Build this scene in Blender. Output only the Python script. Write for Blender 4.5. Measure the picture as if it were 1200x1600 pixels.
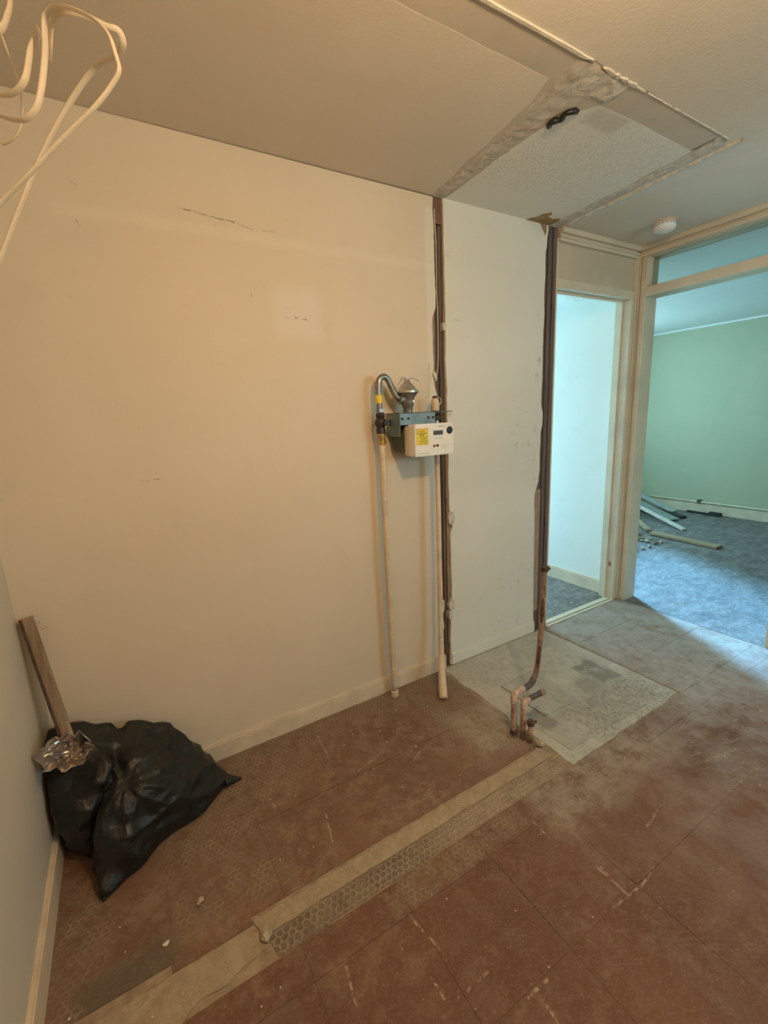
import bpy, bmesh, math, random
from mathutils import Vector, Matrix, noise
random.seed(7)
for o in list(bpy.data.objects): bpy.data.objects.remove(o)
SC = bpy.context.scene
COL = SC.collection
# ------------------------------------------------------------------ camera
F_PX, YAW, PITCH, ROLL = 691.6426, -0.528655, -0.2123592, 0.0476956
CAM = Vector((0.37165, -1.78908, 1.392125))
cam_d = bpy.data.cameras.new('camera'); cam = bpy.data.objects.new('camera', cam_d); COL.objects.link(cam)
cam_d.sensor_fit = 'VERTICAL'; cam_d.sensor_height = 24.0; cam_d.lens = 24.0*F_PX/1600; cam_d.clip_start = 0.02
Rm = Matrix.Rotation(YAW, 3, 'Z') @ Matrix.Rotation(PITCH, 3, 'X') @ Matrix.Rotation(ROLL, 3, 'Y')
r_, f_, u_ = Rm.col[0], Rm.col[1], Rm.col[2]
cam.matrix_world = Matrix(((r_.x, u_.x, -f_.x, CAM.x), (r_.y, u_.y, -f_.y, CAM.y), (r_.z, u_.z, -f_.z, CAM.z), (0, 0, 0, 1)))
SC.camera = cam
# ------------------------------------------------------------------ light
VS = SC.view_settings
SC.display_settings.display_device = 'sRGB'
SC.cycles.max_bounces = 6; SC.cycles.diffuse_bounces = 4; SC.cycles.glossy_bounces = 2; SC.cycles.transmission_bounces = 2
VS.view_transform = 'Standard'; VS.look = 'None'; VS.gamma = 1.0; VS.use_curve_mapping = False; VS.exposure = 0.0
world = bpy.data.worlds.new('sky'); SC.world = world; world.use_nodes = True
bg = world.node_tree.nodes['Background']
bg.inputs[0].default_value = (0.45, 0.85, 1.0, 1); bg.inputs[1].default_value = 11.0
def light(name, kind, loc, col, energy, **kw):
    d = bpy.data.lights.new(name, kind); d.color = col; d.energy = energy
    for k, v in kw.items(): setattr(d, k, v)
    o = bpy.data.objects.new(name, d); COL.objects.link(o); o.location = loc
    return o
# daylight: sky through the windows (portals, the near-room one added) plus hazy sun falling into the next room
SUN_DIR = Vector((-0.5, -1.0, -0.545))
sun = light('sun', 'SUN', (8, 8, 6), (0.20, 0.58, 1.0), 17.0, angle=math.radians(9))
sun.rotation_euler = SUN_DIR.to_track_quat('-Z', 'Y').to_euler()
def portal(name, loc, sx, sz, face):
    o = light(name, 'AREA', loc, (1, 1, 1), 1, shape='RECTANGLE', size=sx, size_y=sz)
    o.data.cycles.is_portal = True
    o.rotation_euler = Vector(face).to_track_quat('-Z', 'Y').to_euler()
portal('window_portal_room', (4.75, 2.26, 1.5), 2.1, 1.25, (0, -1, 0))
portal('added_window_portal', (2.6, -3.36, 1.65), 1.3, 0.7, (0, 1, 0))  # unseen window behind the camera, added to bring neutral daylight onto floor and walls
portal('window_portal_corridor', (2.75, 2.26, 1.25), 1.1, 1.9, (0, -1, 0))
# bare warm ceiling bulb of the room the photographer stands in
light('bulb', 'POINT', (1.08, -1.62, 2.10), (1.0, 0.65, 0.32), 39.0, shadow_soft_size=0.05)

# ------------------------------------------------------------------ helpers: scene
def tag(o, label=None, cat=None, group=None, kind=None):
    if label: o['label'] = label
    if cat: o['category'] = cat
    if group: o['group'] = group
    if kind: o['kind'] = kind
    return o
def empty(name, loc, label, cat, group=None):
    o = bpy.data.objects.new(name, None); COL.objects.link(o); o.location = loc; o.empty_display_size = 0.05
    tag(o, label, cat, group)
    return o
def link(name, me, m, parent=None, smooth=False, auto=None):
    o = bpy.data.objects.new(name, me); COL.objects.link(o)
    if m is not None:
        me.materials.clear(); me.materials.append(m)
    if parent is not None:
        o.parent = parent
        o.matrix_parent_inverse = Matrix.Translation(-Vector(world_loc(parent)))
    if smooth:
        for p in me.polygons: p.use_smooth = True
    return o
def world_loc(o):
    v = Vector((0, 0, 0))
    while o is not None:
        v += o.location
        if o.parent is not None: v += o.matrix_parent_inverse.translation
        o = o.parent
    return v
def from_bm(name, bm, m, parent=None, smooth=False):
    bmesh.ops.recalc_face_normals(bm, faces=bm.faces)
    me = bpy.data.meshes.new(name); bm.to_mesh(me); bm.free()
    return link(name, me, m, parent, smooth)
def add_box(bm, x0, x1, y0, y1, z0, z1, bev=0.0):
    vs = [bm.verts.new((x, y, z)) for z in (z0, z1) for y in (y0, y1) for x in (x0, x1)]
    fs = [bm.faces.new([vs[i] for i in q]) for q in ((0, 2, 3, 1), (4, 5, 7, 6), (0, 1, 5, 4), (2, 6, 7, 3), (0, 4, 6, 2), (1, 3, 7, 5))]
    if bev > 0:
        es = list({e for f in fs for e in f.edges})
        bmesh.ops.bevel(bm, geom=es, offset=bev, segments=2, affect='EDGES', profile=0.6)
def box(name, x0, x1, y0, y1, z0, z1, m, parent=None, bev=0.0, smooth=False):
    bm = bmesh.new(); add_box(bm, min(x0, x1), max(x0, x1), min(y0, y1), max(y0, y1), min(z0, z1), max(z0, z1), bev)
    return from_bm(name, bm, m, parent, smooth)
def boxes(name, lst, m, parent=None, bev=0.0):
    bm = bmesh.new()
    for b in lst: add_box(bm, *b, bev)
    return from_bm(name, bm, m, parent)
def add_prism(bm, pts, off):
    """extrude closed 3D outline by vector off"""
    a = [bm.verts.new(p) for p in pts]; b = [bm.verts.new(Vector(p)+Vector(off)) for p in pts]
    bm.faces.new(a); bm.faces.new(b[::-1])
    n = len(pts)
    for i in range(n): bm.faces.new([a[i], a[(i+1) % n], b[(i+1) % n], b[i]][::-1])
def prism(name, pts, off, m, parent=None):
    bm = bmesh.new(); add_prism(bm, pts, off); bm.normal_update()
    bmesh.ops.triangulate(bm, faces=[f for f in bm.faces if len(f.verts) > 4], ngon_method='EAR_CLIP')
    return from_bm(name, bm, m, parent)
def smooth_path(pts, sub=8, closed=False):
    P = [Vector(p) for p in pts]; out = []
    n = len(P)
    for i in range(n-1):
        p0, p1, p2, p3 = P[max(i-1, 0)], P[i], P[i+1], P[min(i+2, n-1)]
        for k in range(sub):
            t = k/sub
            out.append(0.5*((2*p1)+(p2-p0)*t+(2*p0-5*p1+4*p2-p3)*t*t+(3*p1-p0-3*p2+p3)*t*t*t))
    out.append(P[-1]); return out
def add_tube(bm, path, r, seg=12, cap=True, flat=1.0, roll=0.0):
    path = [Vector(p) for p in path]; n = len(path)
    rs = r if isinstance(r, (list, tuple)) else [r]*n
    t0 = (path[1]-path[0]).normalized()
    ref = Vector((0, 0, 1)) if abs(t0.z) < 0.9 else Vector((1, 0, 0))
    nrm = t0.cross(ref).normalized(); rings = []
    for i, p in enumerate(path):
        t = (path[min(i+1, n-1)]-path[max(i-1, 0)]).normalized()
        nrm = (nrm - t*nrm.dot(t)).normalized(); b = t.cross(nrm)
        ring = []
        for k in range(seg):
            a = 2*math.pi*k/seg
            ca, sa = math.cos(a), math.sin(a)*flat
            c2, s2 = math.cos(roll), math.sin(roll)
            ring.append(bm.verts.new(p + rs[i]*(nrm*(ca*c2-sa*s2) + b*(ca*s2+sa*c2))))
        rings.append(ring)
    for i in range(n-1):
        for k in range(seg):
            bm.faces.new((rings[i][k], rings[i][(k+1) % seg], rings[i+1][(k+1) % seg], rings[i+1][k]))
    if cap:
        bm.faces.new(rings[0][::-1]); bm.faces.new(rings[-1])
def tube(name, path, r, m, parent=None, seg=12, flat=1.0, roll=0.0):
    bm = bmesh.new(); add_tube(bm, path, r, seg, True, flat, roll)
    return from_bm(name, bm, m, parent, True)
def lathe(name, prof, m, parent=None, loc=(0, 0, 0), axis='Z', seg=28, smooth=True):
    """prof list of (r, h) from bottom to top along axis"""
    bm = bmesh.new(); rings = []
    def pt(r, a, h):
        c, s = r*math.cos(a), r*math.sin(a)
        return {'Z': (c, s, h), 'Y': (c, h, s), 'X': (h, c, s)}[axis]
    for r, h in prof:
        rings.append([bm.verts.new(Vector(pt(max(r, 1e-4), 2*math.pi*k/seg, h))+Vector(loc)) for k in range(seg)])
    for i in range(len(rings)-1):
        for k in range(seg): bm.faces.new((rings[i][k], rings[i][(k+1) % seg], rings[i+1][(k+1) % seg], rings[i+1][k]))
    bm.faces.new(rings[0][::-1]); bm.faces.new(rings[-1])
    o = from_bm(name, bm, m, parent)
    if smooth:
        for p in o.data.polygons: p.use_smooth = True
        if hasattr(o.data, 'set_sharp_from_angle'): o.data.set_sharp_from_angle(angle=math.radians(40))
    return o
def jag(a, b, step, amp, seed=0, fixed=(0, 0, 0), axis=None):
    """points from a towards b (b excluded) displaced along axis vector by noise"""
    a, b = Vector(a), Vector(b); L = (b-a).length; n = max(2, int(L/step)); out = []
    ax = Vector(axis)
    for i in range(n):
        t = i/n; p = a.lerp(b, t)
        if i > 0:
            s = noise.noise(Vector((t*L*9+seed*7.3, seed*3.1, 0)))*1.1 + 0.55*noise.noise(Vector((t*L*40+seed, 5, seed*2.2)))
            p = p + ax*amp*s
        out.append(p)
    return out

# ------------------------------------------------------------------ helpers: materials
class NT:
    def __init__(s, name):
        s.m = bpy.data.materials.new(name); s.m.use_nodes = True
        s.t = s.m.node_tree; s.b = s.t.nodes['Principled BSDF']
        s.geo = s.t.nodes.new('ShaderNodeNewGeometry'); s.P = s.geo.outputs['Position']
    def set(s, sock, v):
        if isinstance(v, bpy.types.NodeSocket): s.t.links.new(v, sock)
        elif v is not None:
            if isinstance(v, (tuple, list)) and sock.type == 'RGBA' and len(v) == 3: v = (*v, 1)
            sock.default_value = v
    def math(s, op, a, b=0.0, c=None, clamp=False):
        n = s.t.nodes.new('ShaderNodeMath'); n.operation = op; n.use_clamp = clamp
        s.set(n.inputs[0], a); s.set(n.inputs[1], b)
        if c is not None: s.set(n.inputs[2], c)
        return n.outputs[0]
    def vmath(s, op, a, b=None, scale=None):
        n = s.t.nodes.new('ShaderNodeVectorMath'); n.operation = op
        s.set(n.inputs[0], a)
        if b is not None: s.set(n.inputs[1], b)
        if scale is not None: s.set(n.inputs[3], scale)
        return n.outputs['Value'] if op in ('DOT_PRODUCT', 'LENGTH', 'DISTANCE') else n.outputs[0]
    def noise(s, scale, detail=4, rough=0.55, vec=None, dist=0.0, color=False):
        n = s.t.nodes.new('ShaderNodeTexNoise'); s.set(n.inputs['Vector'], vec if vec is not None else s.P)
        n.inputs['Scale'].default_value = scale; n.inputs['Detail'].default_value = detail
        n.inputs['Roughness'].default_value = rough; n.inputs['Distortion'].default_value = dist
        return n.outputs['Color'] if color else n.outputs['Fac']
    def ramp(s, v, lo, hi, a=0.0, b=1.0, smooth=True):
        n = s.t.nodes.new('ShaderNodeMapRange'); n.interpolation_type = 'SMOOTHSTEP' if smooth else 'LINEAR'
        s.set(n.inputs[0], v); n.inputs[1].default_value = lo; n.inputs[2].default_value = hi
        n.inputs[3].default_value = a; n.inputs[4].default_value = b
        return n.outputs[0]
    def mix(s, f, a, b, mode='MIX'):
        n = s.t.nodes.new('ShaderNodeMix'); n.data_type = 'RGBA'; n.blend_type = mode
        s.set(n.inputs[0], f); s.set(n.inputs[6], a); s.set(n.inputs[7], b)
        return n.outputs[2]
    def scalev(s, v, sc):
        return s.vmath('MULTIPLY', v, sc)
    def sep(s, v):
        n = s.t.nodes.new('ShaderNodeSeparateXYZ'); s.set(n.inputs[0], v); return n.outputs
    def warp(s, scale, amp):
        c = s.noise(scale, 4, 0.6, color=True)
        d = s.vmath('SUBTRACT', c, (0.5, 0.5, 0.5))
        return s.vmath('ADD', s.P, s.vmath('SCALE', d, scale=amp))
    def rect(s, xyz, ia, a0, a1, ib, b0, b1, soft):
        A, B = xyz[ia], xyz[ib]
        m = s.math('MULTIPLY', s.ramp(A, a0-soft, a0+soft), s.ramp(A, a1-soft, a1+soft, 1, 0))
        k = s.math('MULTIPLY', s.ramp(B, b0-soft, b0+soft), s.ramp(B, b1-soft, b1+soft, 1, 0))
        return s.math('MULTIPLY', m, k)
    def hexdots(s, vec, pitch):
        def wrap(v, r):
            n = s.t.nodes.new('ShaderNodeVectorMath'); n.operation = 'WRAP'
            s.set(n.inputs[0], v); n.inputs[1].default_value = (r[0]/2, r[1]/2, 1); n.inputs[2].default_value = (-r[0]/2, -r[1]/2, -1)
            return n.outputs[0]
        v = s.vmath('MULTIPLY', vec, (1/pitch, 1/pitch, 0)); r = (1.0, 1.732)
        a = s.vmath('LENGTH', wrap(v, r)); b = s.vmath('LENGTH', wrap(s.vmath('ADD', v, (0.5, 0.866, 0)), r))
        return s.ramp(s.math('MINIMUM', a, b), 0.24, 0.46)
    def seg(s, vec, a, b, w):
        a, b = Vector(a), Vector(b); d = b-a; L2 = d.dot(d)
        pa = s.vmath('SUBTRACT', vec, tuple(a))
        t = s.math('DIVIDE', s.vmath('DOT_PRODUCT', pa, tuple(d)), L2, clamp=True)
        q = s.vmath('SUBTRACT', pa, s.vmath('SCALE', tuple(d), scale=t))
        return s.ramp(s.vmath('LENGTH', q), w*0.4, w, 1, 0)
    def bump(s, h, strength=0.3, dist=0.01, prev=None):
        n = s.t.nodes.new('ShaderNodeBump'); s.set(n.inputs['Height'], h)
        n.inputs['Strength'].default_value = strength; n.inputs['Distance'].default_value = dist
        if prev is not None: s.set(n.inputs['Normal'], prev)
        s.t.links.new(n.outputs[0], s.b.inputs['Normal']); return n.outputs[0]
    def out(s, col, rough=0.6, metal=0.0, spec=0.5):
        s.set(s.b.inputs['Base Color'], col); s.set(s.b.inputs['Roughness'], rough)
        s.b.inputs['Metallic'].default_value = metal; s.b.inputs['Specular IOR Level'].default_value = spec
        return s.m
def simple(name, col, rough=0.6, metal=0.0, var=0.12, scale=18, bump=0.0, spec=0.5, bscale=60):
    n = NT(name)
    f = n.noise(scale, 5, 0.6)
    dark = tuple(c*(1-var*1.6) for c in col); lite = tuple(min(1, c*(1+var)) for c in col)
    c = n.mix(n.ramp(f, 0.25, 0.75), dark, lite)
    if bump: n.bump(n.noise(bscale, 4, 0.6), bump, 0.004)
    return n.out(c, rough, metal, spec)
def streaky(name, col, col2, rough=0.7, axis=2, scale=40, bump=0.25):
    """grain stretched along one axis"""
    n = NT(name); sc = [scale, scale, scale]; sc[axis] = scale*0.06
    v = n.scalev(n.P, tuple(sc))
    f = n.noise(1.0, 6, 0.65, vec=v); f2 = n.noise(9, 4, 0.6)
    c = n.mix(n.ramp(f, 0.3, 0.7), col, col2)
    c = n.mix(n.math('MULTIPLY', n.ramp(f2, 0.55, 0.75), 0.4), c, tuple(x*0.55 for x in col))
    n.bump(f, bump, 0.006)
    return n.out(c, rough)

# --- painted walls
def wall_mat(name, base, tint, scuffs=True, marks=(), patches=(), dirt=()):
    n = NT(name); Pw = n.warp(9, 0.03); W = n.sep(Pw)
    c = n.mix(n.ramp(n.noise(1.3, 3, 0.5), 0.3, 0.7), base, tint)
    c = n.mix(n.math('MULTIPLY', n.ramp(n.noise(7, 5, 0.65), 0.5, 0.8), 0.16), c, tuple(x*0.72 for x in base))
    for (x0, x1, z0, z1, col, k, soft) in patches:
        c = n.mix(n.math('MULTIPLY', n.rect(W, 0, x0, x1, 2, z0, z1, soft), k), c, col)
    for (x0, x1, z0, z1, col, k, soft, ns) in dirt:
        m = n.math('MULTIPLY', n.rect(W, 0, x0, x1, 2, z0, z1, soft), n.ramp(n.noise(ns, 5, 0.7), 0.56, 0.72))
        c = n.mix(n.math('MULTIPLY', m, k), c, col)
    Pm = n.warp(30, 0.012)
    for (a, b, w, k) in marks:
        w *= 0.62; k *= 0.75
        m = n.math('MULTIPLY', n.seg(Pm, a, b, w), n.ramp(n.noise(60, 2, 0.6), 0.35, 0.55))
        c = n.mix(n.math('MULTIPLY', m, k), c, (0.10, 0.075, 0.05))
    h = n.math('ADD', n.noise(5, 3, 0.5), n.math('MULTIPLY', n.noise(120, 3, 0.6), 0.10))
    n.bump(h, 0.22, 0.012)
    return n.out(c, 0.62, 0, 0.35)
MAG = (0.70, 0.60, 0.47)
M_wall = wall_mat('magnolia_paint', MAG, (0.66, 0.56, 0.43),
    marks=[((0.669, 0, 2.116), (0.86, 0, 2.100), .006, .8), ((0.86, 0, 2.098), (0.93, 0, 2.085), .004, .6), ((0.95, 0, 2.088), (1.0, 0, 2.092), .004, .6),
           ((1.05, 0, 1.790), (1.10, 0, 1.787), .005, .8), ((1.02, 0, 1.83), (1.06, 0, 1.79), .003, .5), ((1.0, 0, 1.787), (1.06, 0, 1.790), .003, .4),
           ((0.425, 0, 1.212), (0.452, 0, 1.208), .004, .9), ((0.465, 0, 1.209), (0.490, 0, 1.206), .004, .9),
           ((0.364, 0, 2.03), (0.372, 0, 2.016), .006, .7), ((0.883, 0, 1.87), (0.886, 0, 1.855), .004, .7), ((0.36, 0, 2.14), (0.38, 0, 2.13), .004, .4),
           ((0.06, 0, 0.745), (0.075, 0, 0.748), .004, .8), ((0.052, 0, 0.775), (0.056, 0, 0.772), .006, .9), ((0.056, 0, 0.755), (0.058, 0, 0.752), .005, .8)],
    patches=[(0.97, 1.16, 1.72, 1.90, (0.72, 0.64, 0.54), .6, .03), (0.3, 1.75, 2.04, 2.075, (0.74, 0.65, 0.52), .35, .012), (0.30, 0.42, 1.95, 2.02, (0.6, 0.52, 0.42), .35, .03),
             (1.70, 1.76, 0.0, 2.3, (0.74, 0.69, 0.60), .5, .01)])
M_panel = wall_mat('panel_paint', (0.74, 0.715, 0.64), (0.69, 0.66, 0.58),
    marks=[((1.868, 0, 1.836), (1.905, 0, 1.834), .005, .9), ((1.86, 0, 0.285), (1.895, 0, 0.305), .005, .8), ((1.82, 0, 0.34), (1.85, 0, 0.34), .004, .7)],
    dirt=[(2.25, 2.52, 1.05, 1.42, (0.22, 0.17, 0.12), .55, .05, 28), (1.80, 2.5, 0.05, 0.16, (0.16, 0.11, 0.06), .6, .05, 16), (2.05, 2.5, 0.15, 0.55, (0.25, 0.2, 0.14), .35, .08, 22), (1.80, 1.84, 0.0, 2.3, (0.34, 0.25, 0.17), .5, .012, 12),
          (2.45, 2.52, 0.0, 2.3, (0.34, 0.27, 0.2), .6, .012, 10)],
    patches=[(1.8, 2.5, 0.95, 1.25, (0.60, 0.57, 0.50), .35, .10)])
M_left = wall_mat('side_wall_paint', (0.62, 0.57, 0.48), (0.58, 0.53, 0.45))
M_cwall = wall_mat('corridor_paint', (0.80, 0.83, 0.80), (0.77, 0.80, 0.77))
M_green = wall_mat('pale_green_paint', (0.47, 0.48, 0.335), (0.43, 0.455, 0.32))
M_rceil = wall_mat('next_room_ceiling_paint', (0.78, 0.80, 0.78), (0.74, 0.76, 0.74))
def ceil_mat(name, c1, c2):
    n = NT(name); W = n.sep(n.warp(9, 0.02))
    c = n.mix(n.ramp(n.noise(1.6, 3, 0.5), 0.3, 0.7), c1, c2)
    m = n.rect(W, 0, 1.82, 2.56, 1, -0.72, -0.2, .06)
    c = n.mix(n.math('MULTIPLY', n.math('MULTIPLY', m, n.ramp(n.noise(170, 2, 0.6), 0.52, 0.62)), 0.40), c, (0.40, 0.35, 0.28))
    c = n.mix(n.math('MULTIPLY', n.rect(W, 0, 2.60, 2.66, 1, -0.86, 0.0, .008), 0.5), c, (0.68, 0.66, 0.60))
    c = n.mix(n.math('MULTIPLY', n.rect(W, 0, 1.89, 2.06, 1, -0.72, -0.64, .02), 0.4), c, (0.38, 0.34, 0.28))
    h = n.math('ADD', n.math('MULTIPLY', n.noise(150, 3, 0.6), 0.4), n.noise(6, 2, 0.5))
    n.bump(h, 0.3, 0.008)
    return n.out(c, 0.8, 0, 0.25)
M_ceil = ceil_mat('ceiling_paint', (0.72, 0.64, 0.53), (0.68, 0.60, 0.49)); M_ceil2 = ceil_mat('closet_ceiling_paint', (0.80, 0.78, 0.70), (0.76, 0.74, 0.66))
M_recess = simple('old_ceiling_plaster', (0.56, 0.49, 0.40), 0.85, var=0.06, scale=6, bump=0.15)
def rough_plaster(name, c1, c2, cr):
    n = NT(name)
    c = n.mix(n.ramp(n.noise(22, 6, 0.7), 0.35, 0.65), c1, c2)
    crack = n.ramp(n.noise(9, 6, 0.72, dist=1.5), 0.475, 0.50)
    crack2 = n.ramp(n.noise(9, 6, 0.72, dist=1.5), 0.50, 0.525, 1, 0)
    c = n.mix(n.math('MULTIPLY', n.math('MULTIPLY', crack, crack2), 0.40), c, cr)
    n.bump(n.noise(38, 6, 0.75), 0.5, 0.012)
    return n.out(c, 0.9, 0, 0.2)
M_resid = rough_plaster('broken_plaster', (0.56, 0.50, 0.42), (0.68, 0.61, 0.51), (0.18, 0.14, 0.11))
M_chipw = rough_plaster('white_plaster_edge', (0.78, 0.72, 0.60), (0.66, 0.60, 0.5), (0.4, 0.35, 0.3))
M_resid2 = rough_plaster('pale_plaster', (0.58, 0.52, 0.45), (0.70, 0.64, 0.55), (0.20, 0.13, 0.10))
M_gloss = simple('cream_gloss_paint', (0.66, 0.56, 0.42), 0.38, var=0.06, scale=5, bump=0.12, bscale=25)
M_board_p = simple('cream_board_paint', (0.58, 0.48, 0.35), 0.5, var=0.06, scale=4, bump=0.1, bscale=14)
M_skirt = simple('skirting_paint', (0.68, 0.57, 0.43), 0.45, var=0.08, scale=9, bump=0.12, bscale=30)
M_post = streaky('dark_timber', (0.17, 0.125, 0.11), (0.085, 0.060, 0.054), 0.75, 2, 55, 0.5)
M_chase = streaky('chase_board', (0.16, 0.12, 0.09), (0.075, 0.055, 0.043), 0.85, 2, 40, 0.5)
M_paper = simple('brown_board_paper', (0.36, 0.235, 0.11), 0.85, var=0.2, scale=22, bump=0.2)

# --- floor tiles of the near room
SCRAPES = [((1.412, -0.926), (1.404, -1.032)), ((1.451, -1.138), (1.45, -1.24)), ((0.915, -1.16), (0.982, -1.157)), ((0.852, -1.094), (0.855, -1.143)), ((1.028, -1.25), (1.097, -1.25)), ((0.885, -0.935), (0.907, -1.051)), ((1.498, -1.25), (1.594, -1.238)), ((0.68, -0.952), (0.666, -1.037)), ((0.819, -0.498), (0.796, -0.616)), ((0.947, -0.109), (0.941, -0.244)), ((0.666, -0.314), (0.672, -0.375)), ((1.714, -1.148), (1.87, -1.129)), ((2.175, -1.116), (2.353, -1.152)), ((2.101, -1.232), (2.365, -1.243)), ((2.506, -1.019), (2.478, -1.193)), ((1.376, -1.238), (1.503, -1.247)), ((1.009, -0.394), (1.117, -0.363)), ((1.199, -0.481), (1.294, -0.438)), ((2.599, -0.72), (2.74, -0.71)), ((1.461, -1.152), (1.459, -1.185)), ((1.048, -1.331), (1.053, -1.273))]
def floor_mat(name, tile=True):
    n = NT(name); Pw = n.warp(7, 0.10); W = n.sep(Pw); X = n.sep(n.P)
    oi = n.t.nodes.new('ShaderNodeObjectInfo')
    big = n.noise(2.2, 5, 0.6)
    c = n.mix(n.ramp(big, 0.3, 0.7), (0.185, 0.085, 0.050), (0.130, 0.060, 0.038))
    c = n.mix(n.math('MULTIPLY', oi.outputs['Random'], 0.35), c, (0.135, 0.072, 0.050))
    # blotchy dust film
    d = n.math('MULTIPLY', n.ramp(n.noise(13, 9, 0.80), 0.44, 0.68), n.ramp(W[1], -1.1, -0.6, 0.40, 0.95))
    c = n.mix(d, c, (0.31, 0.225, 0.16))
    # cement dust: thick towards the partition line and the right of the room
    dust = n.math('MULTIPLY', n.ramp(W[0], 1.2, 2.5), n.ramp(n.noise(6, 6, 0.7), 0.30, 0.70))
    dust = n.math('MULTIPLY', dust, n.ramp(W[1], -2.0, -0.9, 0.35, 1.0))
    c = n.mix(n.math('MULTIPLY', dust, 0.85), c, (0.34, 0.30, 0.275))
    lob = n.math('MULTIPLY', n.rect(W, 0, 2.45, 3.5, 1, -1.0, 0.1, .15), n.ramp(n.noise(14, 6, 0.75), 0.28, 0.6))
    c = n.mix(n.math('MULTIPLY', lob, 0.75), c, (0.40, 0.36, 0.325))
    back = n.math('MULTIPLY', n.ramp(W[1], -0.86, -0.70), 0.20)
    c = n.mix(back, c, (0.29, 0.205, 0.145))
    for (ang, sx, sy, lo, hi, k) in ((0.55, 14, 120, 0.52, 0.74, .50), (-0.95, 16, 140, 0.54, 0.76, .45), (0.05, 10, 90, 0.56, 0.76, .40)):
        mp = n.t.nodes.new('ShaderNodeMapping'); n.set(mp.inputs[0], n.P); mp.inputs['Rotation'].default_value = (0, 0, ang)
        st = n.ramp(n.noise(1.0, 6, 0.75, vec=n.scalev(mp.outputs[0], (sx, sy, 1))), lo, hi)
        st = n.math('MULTIPLY', st, n.ramp(n.noise(5, 5, 0.7), 0.35, 0.65))
        c = n.mix(n.math('MULTIPLY', st, k), c, (0.38, 0.29, 0.21))
    pat = n.math('MULTIPLY', n.ramp(n.noise(6.5, 8, 0.72), 0.52, 0.66), n.ramp(W[0], 1.9, 2.6, 0.6, 0.15))
    c = n.mix(pat, c, (0.135, 0.066, 0.042))
    mp = n.t.nodes.new('ShaderNodeMapping'); n.set(mp.inputs[0], n.P); mp.inputs['Rotation'].default_value = (0, 0, 0.25)
    st = n.ramp(n.noise(1.0, 5, 0.75, vec=n.scalev(mp.outputs[0], (9, 55, 1))), 0.54, 0.70)
    st = n.math('MULTIPLY', st, n.math('MULTIPLY', n.ramp(W[0], 1.7, 2.5), n.ramp(n.noise(7, 3, 0.7), 0.38, 0.6)))
    c = n.mix(n.math('MULTIPLY', st, 0.65), c, (0.50, 0.46, 0.42))
    # adhesive imprint: staggered rows of small cells
    cell = n.hexdots(n.warp(40, 0.007), 0.0195)
    reg = None
    for (x0, x1, y0, y1, so) in [(0.35, 1.62, -0.17, 0.02, .05), (0.28, 0.62, -0.48, -0.05, .07), (1.42, 1.75, -0.66, -0.05, .07), (0.30, 0.62, -0.66, -0.52, .05), (1.45, 1.9, -1.0, -0.84, .05), (0.0, 0.14, -0.75, -0.35, .05), (0.85, 1.4, -0.93, -0.84, .02), (0.55, 0.85, -0.35, -0.1, .08)]:
        r = n.rect(W, 0, x0, x1, 1, y0, y1, so); reg = r if reg is None else n.math('MAXIMUM', reg, r)
    reg = n.math('MULTIPLY', reg, n.ramp(n.noise(17, 6, 0.75), 0.36, 0.60))
    c = n.mix(n.math('MULTIPLY', reg, 0.65), c, (0.31, 0.235, 0.165))
    c = n.mix(n.math('MULTIPLY', n.math('MULTIPLY', reg, n.math('SUBTRACT', 1.0, cell)), 0.50), c, (0.105, 0.068, 0.045))
    # grey-green bare patch by the left wall, pale patches near partition
    c = n.mix(n.math('MULTIPLY', n.rect(W, 0, 0.08, 0.30, 1, -0.74, -0.62, .03), 0.75), c, (0.115, 0.10, 0.075))
    c = n.mix(n.math('MULTIPLY', n.rect(W, 0, 1.48, 1.76, 1, -0.62, -0.35, .05), n.ramp(n.noise(18, 5, 0.7), 0.3, 0.6)), c, (0.34, 0.28, 0.21))
    c = n.mix(n.math('MULTIPLY', n.rect(W, 0, 1.45, 2.2, 1, -1.02, -0.82, .06), n.ramp(n.noise(13, 6, 0.7), 0.35, 0.65)), c, (0.33, 0.27, 0.21))
    # long scrape marks
    for (ang, lo, hi, k) in ((0.9, 0.675, 0.72, .6), (-0.5, 0.70, 0.74, .5), (1.45, 0.67, 0.71, .5)):
        mp = n.t.nodes.new('ShaderNodeMapping'); n.set(mp.inputs[0], n.P); mp.inputs['Rotation'].default_value = (0, 0, ang)
        v = n.scalev(mp.outputs[0], (3.0, 60, 1))
        s = n.ramp(n.noise(1.0, 5, 0.75, vec=v), lo, hi)
        s = n.math('MULTIPLY', s, n.ramp(n.noise(4.5, 3, 0.6), 0.42, 0.6))
        c = n.mix(n.math('MULTIPLY', s, k), c, (0.46, 0.37, 0.27))
    Ps = n.warp(22, 0.014); sm = None
    for (a, b) in SCRAPES:
        q = n.seg(Ps, (*a, 0), (*b, 0), 0.0052); sm = q if sm is None else n.math('MAXIMUM', sm, q)
    sm = n.math('MULTIPLY', sm, n.ramp(n.noise(48, 4, 0.7), 0.42, 0.62))
    c = n.mix(n.math('MULTIPLY', sm, 0.7), c, (0.46, 0.37, 0.27))
    c = n.mix(n.math('MULTIPLY', n.ramp(n.noise(110, 3, 0.7), 0.52, 0.72), 0.30), c, (0.33, 0.24, 0.17))
    c = n.mix(n.ramp(n.noise(70, 2, 0.5), 0.74, 0.80), c, (0.48, 0.40, 0.31))
    h = n.math('ADD', n.math('MULTIPLY', n.math('MULTIPLY', reg, cell), 0.7), n.noise(30, 5, 0.7))
    n.bump(h, 0.35, 0.006)
    ro = n.ramp(n.noise(8, 4, 0.6), 0.3, 0.7, 0.55, 0.85)
    return n.out(c, ro, 0, 0.35)
M_tile = floor_mat('red_floor_tile')
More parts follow.
